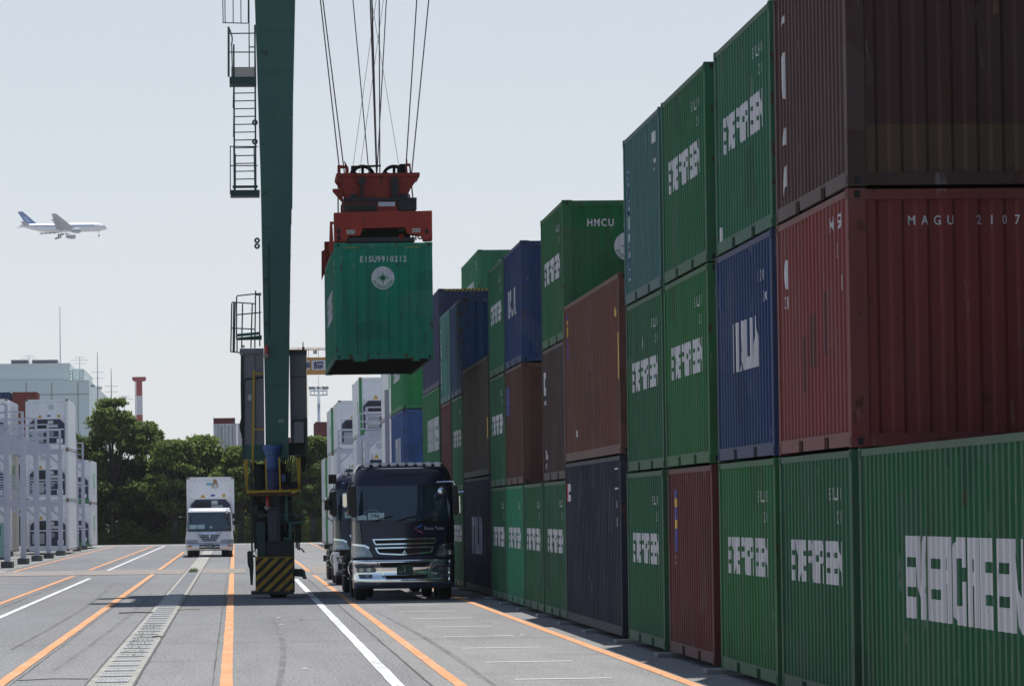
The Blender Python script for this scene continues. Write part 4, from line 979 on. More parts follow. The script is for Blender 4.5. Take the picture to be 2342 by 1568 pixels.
def dark_lorry(label, cx, yf, second=False):
    t = thing('tractor_truck', label, 'truck', (cx, yf, 0), 'dark lorries queuing beside the containers')
    W_ = [(.3, 1.235), (.98, 1.245), (1.1, 1.22), (2.75, 1.22), (3.05, 1.17), (3.2, 1.10), (3.3, 1.02)]
    F_ = [(.3, .06), (.42, .0), (.98, .0), (1.06, .05), (1.9, .12), (2.78, .34), (3.1, .50), (3.22, .62), (3.3, .85)]
    RR = [(.3, .30), (1.9, .24), (2.7, .24), (3.3, .32)]
    c = Cab(t, W_, F_, RR, 2.25, .3, 3.3)
    c.body('cab_body', NAVYP, [1.0, 1.06, 1.3, 1.6, 1.9, 2.2, 2.5, 2.78, 2.95, 3.1, 3.17, 3.22, 3.27, 3.3])
    # windscreen with its black surround
    c.patch('windscreen_frame', [(-1.20, 2.78), (1.20, 2.78), (1.215, 2.0), (1.17, 1.89), (-1.17, 1.89), (-1.215, 2.0)], GLOSSB, .004, .01)
    c.patch('windscreen', [(-1.13, 2.745), (1.13, 2.745), (1.155, 2.05), (1.10, 1.945), (-1.06, 1.935), (-1.13, 2.0)], GLASS, .016, .008)
    c.patch('front_panel', [(-1.04, 1.87), (1.10, 1.87), (1.05, 1.36), (.84, 1.33), (.70, 1.02), (-.73, 1.02), (-.86, 1.33), (-1.0, 1.37)], NAVYP, .012, .02)
    for sg in (-1, 1):
        c.patch('corner_deflector', [(sg*1.06, 1.87), (sg*1.235, 1.93), (sg*1.235, 1.38), (sg*1.02, 1.38)], GLOSSB, .016, .02)
        lamp = c.patch('upper_lamp', [(sg*1.23, 1.35), (sg*.87, 1.29), (sg*.75, 1.06), (sg*1.235, 1.04)], mat('lamp_cover_dark_mirror', (.22, .23, .24), .08, .85), .014, .025)
        c.stroke('lamp_trim', [(sg*1.22, 1.36), (sg*.95, 1.33), (sg*.86, 1.28)], .045, CHROME, .03, .02, lamp)
        c.patch('lens', [(sg*1.2, 1.2), (sg*.98, 1.2), (sg*.9, 1.1), (sg*1.2, 1.09)], LAMP, .042, .01, lamp)
    g = c.patch('grille', [(-.74, 1.475), (.76, 1.485), (.72, 1.37), (-.69, 1.35)], SHADOWBOX, .024, .01)
    c.stroke('grille_trim', [(-.75, 1.475), (.77, 1.49), (.735, 1.375), (-.69, 1.36)], .030, CHROME, .038, .02, g, True)
    g = c.patch('grille', [(-.68, 1.27), (.69, 1.28), (.62, 1.15), (.1, 1.11), (-.1, 1.11), (-.62, 1.14)], SHADOWBOX, .024, .01)
    c.stroke('grille_trim', [(-.69, 1.27), (.70, 1.285), (.65, 1.17), (.58, 1.15), (.12, 1.115), (-.10, 1.11), (-.57, 1.135), (-.63, 1.16)], .032, CHROME, .038, .02, g, True)
    for a in (90, 210, 330):                                                 # three lozenge emblem
        A = math.radians(a); d = (math.cos(A), math.sin(A)); n_ = (-d[1], d[0]); r_ = .055
        c.patch('emblem', [(.005, 1.165), (.005+d[0]*r_*.5+n_[0]*r_*.3, 1.165+d[1]*r_*.5+n_[1]*r_*.3), (.005+d[0]*r_, 1.165+d[1]*r_), (.005+d[0]*r_*.5-n_[0]*r_*.3, 1.165+d[1]*r_*.5-n_[1]*r_*.3)], CHROME, .05, .012, g)
    # chrome bumper
    b = MB(); ch = Cab(t, [(.3, 1.225), (.98, 1.245)], [(.28, .05), (.34, -.03), (.5, -.055), (.62, -.02), (.8, -.015), (.93, -.05), (.985, -.03)], [(.3, .36), (1, .36)], .75, .28, .98)
    bp = ch.body('bumper', CHROME if not second else paint('bumper_silver', (.5, .5, .52), .25, .3), [.30, .33, .37, .42, .5, .56, .62, .7, .8, .86, .93, .965, .985])
    ch.patch('valance', [(-1.18, .385), (-.62, .385), (-.55, .43), (.6, .43), (1.2, .40), (1.2, .29), (-1.2, .29)], mat('grey_navy_valance', (.03, .032, .06), .35), .02, .02, bp)
    ch.patch('air_intake', [(-.60, .92), (.62, .93), (.60, .86), (.48, .815), (-.48, .805), (-.58, .84)], SHADOWBOX, .012, .008, bp)
    ch.patch('air_intake', [(-.55, .61), (.58, .62), (.54, .56), (.42, .53), (-.42, .525), (-.5, .55)], SHADOWBOX, .012, .008, bp)
    ch.stroke('chrome_bar', [(-1.2, .965), (1.2, .97)], .022, CHROME, .022, .02, bp)
    ch.stroke('chrome_bar', [(-.66, .93), (-.6, .80), (-.5, .60), (-.44, .505), (.46, .515), (.56, .56), (.64, .80), (.70, .93)], .02, CHROME, .018, .02, bp)
    for sg in (-1, 1):
        hl = ch.patch('headlight', [(sg*1.17, .83), (sg*.78, .835), (sg*.68, .75), (sg*.70, .69), (sg*1.13, .685)], mat('headlamp_dark', (.10, .11, .12), .12, .3), .012, .012, bp)
        for q in (1.04, .86): ch.patch('reflector', [(sg*q+.06*math.cos(k), .755+.05*math.sin(k)) for k in [i*math.pi/8 for i in range(16)]], LAMP, .026, .012, hl)
        fl = ch.patch('fog_light', [(sg*1.12, .645), (sg*.78, .64), (sg*.78, .56), (sg*1.08, .545)], mat('headlamp_dark', (.1, .11, .12), .12, .3), .012, .012, bp)
        ch.patch('reflector', [(sg*.9+.045*math.cos(k), .60+.032*math.sin(k)) for k in [i*math.pi/8 for i in range(16)]], LAMP, .026, .012, fl)
        ch.patch('step_lamp', [(sg*1.15, .435), (sg*.72, .43), (sg*.68, .37), (sg*1.15, .375)], mat('marker_grey', (.12, .14, .17), .3, .4), .026, .01, bp)
    pl = MB().box(-.19, .20, -.105, -.06, .645, .855).build('licence_plate', PLATEG, t)
    if not second:
        o = decal('plate_text', word('111', .035, .01, .7), lambda u, v: Vector((-.03+u*.9, -.107, .80+v)), [], LETW, pl)
        o = decal('plate_text', word('.... 1', .085, .02, .9), lambda u, v: Vector((-.15+u, -.107, .69+v)), [], LETW, pl)
    MB().box(-.09, .09, -.08, .02, .48, .60).build('tow_hook', SHADOWBOX, t)
    # roof lamps, panel joints, wipers, cards
    for i in range(9):
        x = -.86+i*.215; MB().box(x-.07, x+.07, interp(F_, 3.25)+.02, interp(F_, 3.25)+.22, 3.225, 3.335).build('marker_lamp', mat('marker_lamp_lens', (.66, .68, .71), .25), t, bev=.02)
    MB().box(-.97, .97, .80, 1.0, 3.29, 3.325).build('lamp_rail', ALU, t, bev=.01)
    if not second:
        c.stroke('panel_joint', [(-.52, 3.2), (-.5, 3.09), (-.46, 3.045), (.45, 3.05), (.49, 3.09), (.5, 3.2)], .010, SHADOWBOX, .003, .006)
        c.stroke('roof_edge_trim', [(-.98, 3.19), (.98, 3.2)], .012, CHROME, .006, .008)
    else:
        c.patch('roof_grille', [(-.75, 3.08), (.75, 3.08), (.78, 2.95), (-.78, 2.95)], SHADOWBOX, .006, .01); c.stroke('grille_trim', [(-.95, 3.02), (-.75, 3.02)], .02, CHROME, .02, .01)
        c.text('lettering', word('Mer', .17, .012), -.86, 2.56+.03, mat('dull_lettering_white', (.45, .47, .47), .6), .02)
        c.stroke('trim_line', [(-1.1, 2.80), (1.1, 2.80)], .012, paint('green_trim', (.02, .12, .07), .3), .01, .01)
    c.stroke('wiper', [(-.78, 1.90), (-.58, 1.965), (-.40, 2.02), (-.28, 2.03)], .022, SHADOWBOX, .05, .015)
    c.stroke('wiper', [(-.16, 1.90), (-.02, 1.96), (.16, 2.015), (.3, 2.02)], .022, SHADOWBOX, .05, .015); c.stroke('wiper', [(.42, 1.92), (.6, 1.99), (.8, 2.02)], .022, SHADOWBOX, .05, .015)
    num = '801' if second else '796'; cx0, cz0 = (-.90, 1.99) if second else (-.86, 1.955)
    cdp = c.patch('number_card', [(cx0, cz0), (cx0+.39, cz0), (cx0+.39, cz0+.165), (cx0, cz0+.165)], CARD, .028, .004)
    c.text('card_text', word(num, .095, .012, 1.15), cx0+.05, cz0+.045, INK, .036, cdp)
    if not second:
        c.patch('number_card', [(cx0-.25, cz0-.003), (cx0-.03, cz0-.003), (cx0-.03, cz0+.10), (cx0-.12, cz0+.12), (cx0-.25, cz0+.09)], CARD, .028, .004)
        c.stroke('steering_wheel_rim', [(-.98+.22+.2*math.cos(math.pi*k/10), 2.06+.13*math.sin(math.pi*k/10)) for k in range(1, 10)], .022, mat('wheel_behind_glass', (.16, .27, .30), .5), .026, .003)
        c.patch('logo', [(.30, 1.79), (.38, 1.80), (.47, 1.83), (.36, 1.74)], mat('logo_blue', (.02, .12, .45), .4), .035, .004)
        c.patch('logo', [(.26, 1.73), (.30, 1.79), (.31, 1.70), (.42, 1.66), (.47, 1.60), (.35, 1.66)], mat('logo_magenta', (.35, .05, .25), .4), .035, .004)
        c.text('lettering', word('Kono Toko', .075, .022, .98), .49, 1.70, mat('grey_lettering', (.28, .28, .32), .5), .036)
    # mirrors
    m_ = mirror(t, [(-1.36, 2.74), (-1.15, 2.78), (-1.13, 2.06), (-1.2, 2.0), (-1.34, 2.1)]); 
    MB().tube([(-1.2, .3, 2.84), (-1.28, .05, 2.83), (-1.33, .02, 2.72)], .022, 8).build('mirror_arm', GLOSSB, t)
    MB().prism([(-1.47, 2.60), (-1.36, 2.61), (-1.35, 2.30), (-1.41, 2.24), (-1.47, 2.28)], -.03, .1).build('mirror', CHROME, t, bev=.02)
    MB().box(-1.36, -1.28, -.02, .06, 2.10, 2.2).build('side_indicator', AMBER, t, bev=.015)
    m_ = mirror(t, [(1.20, 2.76), (1.31, 2.74), (1.33, 2.1), (1.24, 2.03), (1.19, 2.1)])
    MB().tube([(.82, .24, 2.84), (1.1, .06, 2.85), (1.22, .02, 2.84), (1.25, .02, 2.76)], .024, 8).build('mirror_arm', CHROME if not second else GLOSSB, t)
    MB().lathe([(0, -.05), (.07, -.045), (.10, -.01), (.10, .02), (0, .06)], (.92, .06, 2.62), 'y', 24).build('round_mirror', CHROME, t, smooth=True)
    MB().tube([(1.22, .0, 2.59), (1.46, -.02, 2.60)], .03, 8).build('mirror_bracket', CHROME, t); MB().tube([(1.345, -.04, 2.5), (1.35, -.04, 2.09)], .012, 6).build('mirror_stay', CHROME, t)
    if second:
        MB().tube([(-1.2, .2, 2.66), (-1.35, .1, 2.66), (-1.4, .1, 2.5)], .018, 6).build('mirror_arm', GLOSSB, t); MB().tube([(-1.42, .1, 2.5), (-1.42, .1, 2.0), (-1.25, .2, 1.88)], .018, 6).build('mirror_arm', GLOSSB, t)
        mirror(t, [(-1.50, 2.52), (-1.25, 2.52), (-1.25, 2.22), (-1.50, 2.22)], SHADOWBOX); MB().box(-1.36, -1.12, .5, .75, 3.0, 3.28).build('horn_box', SHADOWBOX, t, bev=.03)
    MB().tube([(-.72, .9, 3.3), (-.72, .92, 3.55)], .008, 6).build('antenna', SHADOWBOX, t)
    # side steps, tanks, chassis, wheels
    for i in range(3): MB().box(-1.24, -1.14, .95, 1.35, .5+i*.22, .53+i*.22).build('side_step', CHROME, t)
    MB().box(-1.22, 1.22, .9, 2.2, .72, 1.0).build('cab_skirt', GLOSSB, t, bev=.02)
    MB().box(-.45, .45, .3, 14.6, .62, .92).build('chassis_frame', DARK, t); MB().box(-.6, .6, .35, 1.3, .42, .62).build('front_axle', DARK, t)
    MB().cyl((-.98, 2.5, .75), (-.98, 3.6, .75), .3, None, 20).build('fuel_tank', ALU if second else NAVYP, t); MB().cyl((.98, 2.5, .75), (.98, 3.6, .75), .3, None, 20).build('fuel_tank', ALU, t)
    MB().box(-1.15, 1.15, 2.3, 2.5, .9, 2.4).build('air_tanks', SHADOWBOX, t)
    for sg in (-1, 1):
        wheel(t, sg*1.03, 1.38, .51, .30, side=sg)
        wheel(t, sg*1.06, 4.9, .51, .26, side=sg, dual=True); wheel(t, sg*1.06, 11.6, .49, .26, side=sg, dual=True); wheel(t, sg*1.06, 12.9, .49, .26, side=sg, dual=True)
        MB().prism([(4.2, .55), (4.3, 1.0), (4.6, 1.12), (5.2, 1.12), (5.5, 1.0), (5.6, .55), (5.5, .55), (5.4, .97), (5.15, 1.07), (4.65, 1.07), (4.38, .97), (4.3, .55)], sg*1.25 if sg < 0 else .8, -.8 if sg < 0 else 1.25, 'x').build('mudguard', SHADOWBOX, t)
    for y in (3.6, 8.5, 15.2): MB().box(-1.2, 1.2, y, y+.22, .95, 1.12).build('cross_bearer', DARK, t)
    for x in (-.5, .42): MB().box(x, x+.1, 3.4, 15.4, .93, 1.2).build('trailer_beam', DARK, t)
    MB().box(-1.24, 1.24, 15.4, 15.5, .55, .75).build('rear_bumper', DARK, t)
    for i in range(3):
        for y in (5.5, 10.9): MB().box(-1.24, -1.15, y, y+.08, .45+i*.16, .49+i*.16).build('side_guard', ALU, t)
    return t
dark_lorry('nearest dark navy truck with chrome bumper, card 796, below the hanging container', 4.07, 104.6)
dark_lorry('second dark truck with card 801, mostly hidden behind the nearest one', 4.14, 128.0, True)

def white_lorry():
    t = thing('container_truck', 'white truck coming from the trees with a rust stained white container on its back', 'truck', (-1.30, 220.5, 0))
    WH = paint('white_cab_paint', (.66, .66, .68), .35, .3)
    c = Cab(t, [(.34, 1.2), (.9, 1.22), (1.3, 1.17), (2.3, 1.10), (2.5, 1.02)], [(.34, .05), (.7, .0), (.95, .03), (1.3, .08), (2.28, .24), (2.42, .36), (2.5, .6)], [(.3, .22), (2.5, .28)], 1.9, .3, 2.5)
    c.body('cab_body', WH, [.72, .9, 1.1, 1.3, 1.6, 1.9, 2.2, 2.28, 2.36, 2.42, 2.47, 2.5])
    c.patch('windscreen_frame', [(-1.10, 2.29), (1.09, 2.29), (1.13, 1.36), (1.10, 1.31), (-1.10, 1.31), (-1.13, 1.36)], GLOSSB, .006, .01)
    c.patch('windscreen', [(-1.06, 2.25), (1.05, 2.25), (1.09, 1.42), (-1.09, 1.42)], GLASS, .018, .008)
    CARD2 = mat('dashboard_card_pale', (.34, .48, .50), .7)
    c.patch('number_card', [(-1.03, 1.44), (-.72, 1.44), (-.62, 1.5), (-.62, 1.62), (-.7, 1.66), (-1.0, 1.66)], CARD2, .028, .004); c.patch('number_card', [(-.6, 1.45), (-.24, 1.45), (-.24, 1.66), (-.6, 1.66)], CARD2, .028, .004)
    c.patch('dashboard_item', [(0, 1.48), (.17, 1.48), (.14, 1.57), (.02, 1.57)], CARD2, .028, .004)
    c.patch('dashboard_item', [(.72, 1.49), (1.03, 1.49), (1.03, 1.58), (.72, 1.58)], mat('dash_dim', (.06, .12, .11), .6), .028, .004)
    g = c.patch('grille', [(-.66, 1.29), (.64, 1.29), (.40, .80), (.32, .74), (-.40, .74), (-.48, .80)], ALU, .012, .014)
    for i in range(4):
        w_ = .55-.06*i; c.patch('grille_slot', [(-w_, 1.13-i*.085), (w_-.02, 1.13-i*.085), (w_-.06, 1.075-i*.085), (-w_+.04, 1.075-i*.085)], SHADOWBOX, .028, .008, g)
    c.patch('emblem', [(-.03, 1.12), (.01, 1.14), (.05, 1.12), (.03, .98), (-.01, .98)], CHROME, .045, .01, g); c.patch('chrome_wing', [(-.45, 1.30), (-.15, 1.25), (.15, 1.25), (.45, 1.30), (.25, 1.20), (-.25, 1.20)], CHROME, .045, .01, g)
    for sg in (-1, 1):
        hl = c.patch('headlight', [(sg*1.2, .89), (sg*.62, .89), (sg*.56, .74), (sg*1.2, .73)], mat('headlamp_grey', (.25, .26, .28), .2, .4), .012, .014)
        for q in (1.05, .88, .72): c.patch('reflector', [(sg*q+.05*math.cos(k), .81+.05*math.sin(k)) for k in [i*math.pi/8 for i in range(16)]], LAMP, .032, .01, hl)
    b = Cab(t, [(.3, 1.19), (.72, 1.225)], [(.3, .02), (.4, -.06), (.62, -.06), (.7, -.02)], [(.3, .25), (1, .25)], .7, .3, .7)
    bo = b.body('bumper', mat('bright_bumper', (.6, .6, .62), .2, .85), [.34, .38, .44, .5, .56, .62, .68, .71])
    for z_ in (.60, .47): b.patch('bumper_slot', [(-.52, z_+.04), (.52, z_+.04), (.52, z_-.04), (-.52, z_-.04)], SHADOWBOX, .01, .006, bo)
    b.patch('fog_light', [(-1.1, .62), (-.9, .62), (-.9, .54), (-1.1, .54)], AMBER, .012, .01, bo); b.patch('fog_light', [(.9, .62), (1.1, .62), (1.1, .54), (.9, .54)], AMBER, .012, .01, bo)
    pl = MB().box(-.2, .22, -.10, -.085, .45, .67).build('licence_plate', PLATEG, t); decal('plate_text', word('57-04', .11, .012, .85), lambda u, v: Vector((-.18+u, -.102, .50+v)), [], LETW, pl)
    for p, nm in (([(1.16, 2.2), (1.30, 2.2), (1.30, 1.95), (1.17, 1.93)], 'mirror'), ([(1.17, 1.85), (1.33, 1.84), (1.33, 1.62), (1.2, 1.62)], 'mirror'), ([(-1.22, 2.22), (-1.16, 2.22), (-1.16, 1.95), (-1.22, 1.95)], 'mirror')): mirror(t, p, SHADOWBOX, nm)
    MB().lathe([(0, -.04), (.07, -.03), (.09, .01), (0, .05)], (.88, .1, 2.27), 'y', 20).build('round_mirror', ALU, t, smooth=True); MB().tube([(.7, .3, 2.46), (.9, .1, 2.42), (1.05, .1, 2.4), (1.2, .15, 2.2)], .014, 6).build('mirror_arm', DARK, t)
    MB().tube([(-1.1, .3, 2.05), (-1.45, .1, 2.06)], .014, 6).build('mirror_arm', DARK, t); MB().box(-1.52, -1.42, .05, .1, 2.04, 2.09).build('marker', ALU, t)
    MB().box(-.45, .45, .3, 14.2, .6, .95).build('chassis_frame', DARK, t)
    for sg in (-1, 1):
        wheel(t, sg*.98, 1.2, .46, .3, side=sg)
        for y in (4.2, 11.0, 12.3): wheel(t, sg*1.03, y, .46, .25, side=sg, dual=True)
    for y in (2.6, 8, 13.7): MB().box(-1.2, 1.2, y, y+.2, .95, 1.2).build('cross_bearer', DARK, t)
    return t
white_lorry()

# ================================================================ refrigerated containers
UNITB = mat('reefer_unit_navy', (.018, .03, .07), .5); UNITK = mat('reefer_unit_black', (.012, .013, .018), .6)
def reefer(label, X0, Y0, z0, L=12.19, Hc=HCU, green=False, stain=False, seed=0, plain=False, group=None):
    rnd = random.Random(seed); gp = group
    t = thing('refrigerated_container', label, 'reefer container', (X0+HW, Y0, z0), gp)
    wall = REEFER
    MB().box(-HW+.02, HW-.02, .12, L-.05, .17, Hc-.03).build('insulated_body', wall, t)
    m = MB()
    for i in range(int(L/1.2)): 
        for sg in (-1, 1): m.box(sg*HW-.02 if sg > 0 else -HW+.012, sg*HW-.012 if sg > 0 else -HW+.02, .6+i*1.2, .62+i*1.2, .2, Hc-.08)
    m.build('panel_seams', mat('reefer_seam', (.45, .45, .45), .6), t)
    gm = mat('reefer_green_trim', (.03, .22, .07), .5)
    for sx in (-1, 1):
        for y0 in (0, L-.15):
            x0, x1 = sorted((sx*HW, sx*(HW-.15))); fm = gm if (green and sx < 0 and y0 == 0) else wall
            o = MB().box(x0+.004, x1-.004, y0+.003, y0+.15, .12, Hc-.12).build('corner_post', fm, t)
            cst = MB().box(x0, x1, y0, y0+.16, 0, .12); cst.box(x0, x1, y0, y0+.16, Hc-.12, Hc); cst.build('corner_castings', mat('rusty_casting', (.22, .15, .11), .8), o)
        x0, x1 = sorted((sx*(HW-.005), sx*(HW-.06))); MB().box(x0, x1, .16, L-.16, .01, .165).build('bottom_rail', mat('reefer_rail_grey', (.38, .38, .37), .8), t)
    MB().box(-HW+.152, HW-.152, .01, .12, Hc-.11, Hc-.015).build('header', wall, t); MB().box(-HW+.152, HW-.152, .01, .12, .01, .3).build('sill', gm if green else wall, t)
    MB().box(-HW+.152, HW-.152, .035, .12, Hc*.607, Hc-.115).build('front_panel', wall, t)
    pn = MB()
    for x in [-.95+.19*i for i in range(11)]: pn.box(x-.02, x+.02, .028, .034, Hc-.22, Hc-.18); 
    for z in (Hc*.62, Hc*.75): pn.box(-1.02, -.98, .028, .034, z, z+.04); pn.box(.98, 1.02, .028, .034, z, z+.04)
    pn.build('rivets', mat('rivet_grey', (.3, .3, .3), .6), t)
    zt1 = Hc*.60; zb1 = .30
    u = MB().prism([(-1.0, zb1), (1.0, zb1), (1.0, zt1-.25), (.75, zt1), (-.75, zt1), (-1.0, zt1-.25)], .05, .12).build('refrigeration_unit', UNITB, t)
    MB().box(-1.066, 1.066, .10, .119, zb1, Hc*.605).build('unit_backing', wall, u)
    MB().box(-.8, -.05, .035, .049, zt1-.48, zt1-.12).build('condenser_grille', UNITK, u)
    MB().box(.05, .36, .03, .049, zt1-.26, zt1-.06).build('controller', mat('controller_white', (.5, .52, .52), .5), u); MB().box(.05, .62, .025, .049, zt1-.46, zt1-.30).build('control_box', mat('controller_white2', (.5, .52, .52), .5), u)
    MB().box(-.98, .98, .03, .049, zt1-.60, zt1-.54).build('crossbar', wall, u)
    MB().box(-.9, -.2, .03, .049, .42, zt1-.72).build('evaporator_cover', mat('unit_cover_grey', (.35, .36, .37), .5), u)
    MB().cyl((.25, .01, zt1-.82), (.25, .049, zt1-.82), .16, None, 20).build('fan_cover', mat('unit_fan_grey', (.22, .24, .27), .5), u); MB().box(.55, .9, .03, .049, .36, .62).build('cable_tray', wall, u)
    if not plain:
        yl = mat('warning_yellow', (.55, .33, .01), .6)
        MB().prism([(-.52, Hc*.63), (-.26, Hc*.63), (-.39, Hc*.70)], .022, .034).build('warning_triangle', yl, t)
        MB().box(.60, .76, .022, .034, Hc*.64, Hc*.69).build('warning_label', yl, t) if seed % 2 else None
        MB().add([(.12+.12*math.cos(k*math.pi/10), .03, Hc*.67+.055*math.sin(k*math.pi/10)) for k in range(20)], [tuple(range(20))]).build('maker_oval', mat('maker_blue', (.04, .07, .35), .5), t)
        MB().cyl((-.25+.5*(seed % 2), .026, Hc*.84), (-.25+.5*(seed % 2), .034, Hc*.84), .17, None, 24).build('round_vent', mat('vent_grey', (.52, .54, .56), .6), t)
    if green:
        MB().box(-HW-.004, -HW+.012, L*.15, L*.3, Hc*.4, Hc*.6).build('green_emblem', mat('faint_green', (.30, .48, .36), .6), t)
        MB().box(HW-.018, HW+.004, L*.35, L*.65, Hc*.35, Hc*.72).build('green_emblem', mat('faint_green', (.30, .48, .36), .6), t)
    if stain:
        st = mat('rust_run', (.32, .19, .08), .9); mb = MB()
        MB().prism([(.16, Hc-.14), (.26, Hc-.12), (.35, Hc-.25), (.40, Hc-.55), (.37, Hc-.56), (.30, Hc-.34), (.22, Hc-.36), (.08, Hc-.60), (.05, Hc-.6), (.14, Hc-.35)], .024, .034).build('rust_stain', st, t)
        MB().box(-.2, .1, .022, .034, Hc-.44, Hc-.32).build('blue_label', mat('label_cyan', (.16, .42, .5), .6), t)
    return t
reefer('rust stained white reefer container riding on the oncoming white truck', -1.30-HW+.06, 222.6, 1.2, stain=True, seed=1)
GL = 'white reefers stacked at the left'
for i in range(3):
    nm = ('on the ground', 'in the middle', 'on top')[i]
    reefer('large white reefer %s of the stack nearest the left trees' % nm, -9.5-CW, 250, .2+i*(HCU+.01), seed=i+1, group=GL)
    reefer('white reefer %s of the stack at the left picture edge' % nm, -12.75-CW, 246, .15+i*(HCU+.01), seed=i+2, green=(i == 1), group=GL)
    if i < 2: reefer('green trimmed white reefer %s of the low stack by the trees at left' % ('below', 'on top')[i], -9.6-CW, 292, .15+i*(HCU+.01), seed=i+1, green=True, group=GL)
    if i < 2: reefer('white reefer %s at the extreme left, behind the green pump boxes' % ('below', 'above')[i], -15.6-CW, 243, .15+i*(HCU+.01), seed=i+4, group=GL)
GR_ = 'white reefers far down the right row'
for i in range(3):
    nm = ('lowest', 'middle', 'topmost')[i]
    reefer('%s white reefer with green corner post, straight behind the second dark truck' % nm, XR, 213.2, .1+i*(HCU+.01), seed=i+3, green=True, group=GR_)
    if i: reefer('%s plain white reefer of the stack below the hanging container' % nm, XR+.05, 170.4, .1+i*(HCU+.01), seed=i, green=(i == 2), plain=True, group=GR_)
    reefer('%s white reefer of the stack left of the green cornered reefers' % nm, XR, 256, .1+i*(HCU+.01), seed=i+1, group=GR_)
    reefer('%s white reefer of the last three high stack, beside the right tree' % nm, XR-.05, 273+(i == 2)*.2, .1+i*(HCU+.01), seed=i+2, green=(i == 2), group=GR_)
    if i < 2: reefer('%s white reefer of the low stack at the far right end' % ('lower', 'upper')[i], XR-.1, 290, .1+i*(HCU+.01), seed=i+2, green=True, group=GR_)
reefer('lowest plain white reefer of the stack below the hanging container', XR+.05, 170.4, .1, seed=5, plain=True, group=GR_)

# ================================================================ steel access racks in front of the reefers
FOOT = mat('footing_concrete', (.10, .10, .095), .95)
def rack(label, X, Y, sg, span, levels=(2.95, 5.85), top=6.95, stairs=False, group='white access racks'):
    """sg: the direction the rack runs away from the lane"""
    t = thing('access_rack', label, 'access rack', (X, Y, 0), group); n = max(1, round(span/2.9)); dx = span/n
    for r_ in range(2):
        y = r_*1.15
        for i in range(n+1):
            x = sg*i*dx; h = top if (i == 0 or r_ == 1) else levels[-1]
            p = MB().box(x-.1, x+.1, y-.1, y+.1, .28, levels[-1]); p.box(x-.04, x+.04, y-.04, y+.04, levels[-1]+.001, h); p.build('post', WHITE_STEEL, t)
            MB().box(x-.24, x+.24, y-.24, y+.24, 0, .28).build('footing', FOOT, t, bev=.02)
        for z in levels:
            MB().box(min(0, sg*span)+.1, max(0, sg*span)-.1, y-.05, y+.05, z-.22, z).build('beam', WHITE_STEEL, t)
            m = MB()
            for i in range(n):
                x = sg*i*dx; m.bar((x+sg*.08, y, z-.75), (x+sg*.7, y, z-.2), .09)
            m.build('knee_brace', WHITE_STEEL, t)
    for z in levels:
        MB().box(min(0, sg*span), max(0, sg*span), -.04, 1.2, z+.005, z+.05).build('walkway', WHITE_STEEL, t)
        for y in (-.02, 1.17):
            m = MB()
            for h in (.36, .72, 1.1): m.box(min(0, sg*span), max(0, sg*span), y-.02, y+.02, z+h-.02, z+h+.02)
            for i in range(n*2): x = sg*i*dx/2; m.box(x-.018, x+.018, y-.018, y+.018, z+.05, z+1.08)
            m.build('railing', WHITE_STEEL, t)
        m = MB()
        for h in (.36, .72, 1.1): m.box(-.02, .02, 0, 1.15, z+h-.02, z+h+.02)
        m.build('end_railing', WHITE_STEEL, t)
        for i in range(n): MB().box(sg*(i+.5)*dx-.12, sg*(i+.5)*dx+.12, 1.0, 1.12, z+.3, z+.75).build('power_socket', mat('socket_box_grey', (.3, .33, .36), .6), t)
    return t
for i, Y in enumerate((184.5, 198.5, 212, 225.5, 241)):
    rack('white access rack of the left file, %s' % ('nearest to the camera', 'second from the camera', 'third from the camera', 'fourth from the camera', 'right against the big reefers')[i], -9.65, Y, -1, 8.7)
for i, Y in enumerate((271, 283)): rack('white access rack beyond the big left reefers, %s one' % ('nearer', 'farther')[i], -9.85, Y, -1, 5.8)
for i, Y in enumerate((197, 209.5, 251)): rack('white access rack at the foot of the right reefers, %s of three' % ('nearest', 'middle', 'farthest')[i], 6.05, Y, 1, 5.8)
m = MB().box(-.09, .09, -.09, .09, .2, 6.95); o = m.build('steel_post', WHITE_STEEL); o.location = (6.0, 170, 0); tag(o, 'lone tall pale post in front of the plain white reefer stack', 'post')
# pale green cabinets under the left racks
PG = mat('pale_green_enamel', (.20, .36, .33), .5)
for i, (x, y) in enumerate(((-12.5, 206), (-12.1, 222), (-13.3, 195), (-13.6, 214))):
    t = thing('pump_cabinet', 'pale green machine cabinet with dark window under the left racks, %s' % ('second from left', 'rightmost', 'leftmost', 'third from left')[i], 'cabinet', (x, y, 0), 'pale green cabinets under the left racks')
    MB().box(-.42, .42, 0, .8, .1, 1.9).build('body', PG, t, bev=.02); MB().box(-.3, .2, -.012, -.001, 1.25, 1.75).build('window', mat('cabinet_window', (.05, .12, .12), .2), t); MB().box(-.45, .45, -.03, .83, 0, .1).build('plinth', FOOT, t)
KER = NT('striped_kerb_concrete', .9); structure('kerb_ground', sheet(-40, -9.1, 150, 318, .008), KER.base(KER.mix(KER.noise(.9, 3, (.08, 1.6, 1), .42, .58), (.10, .10, .095), (.33, .33, .32))))

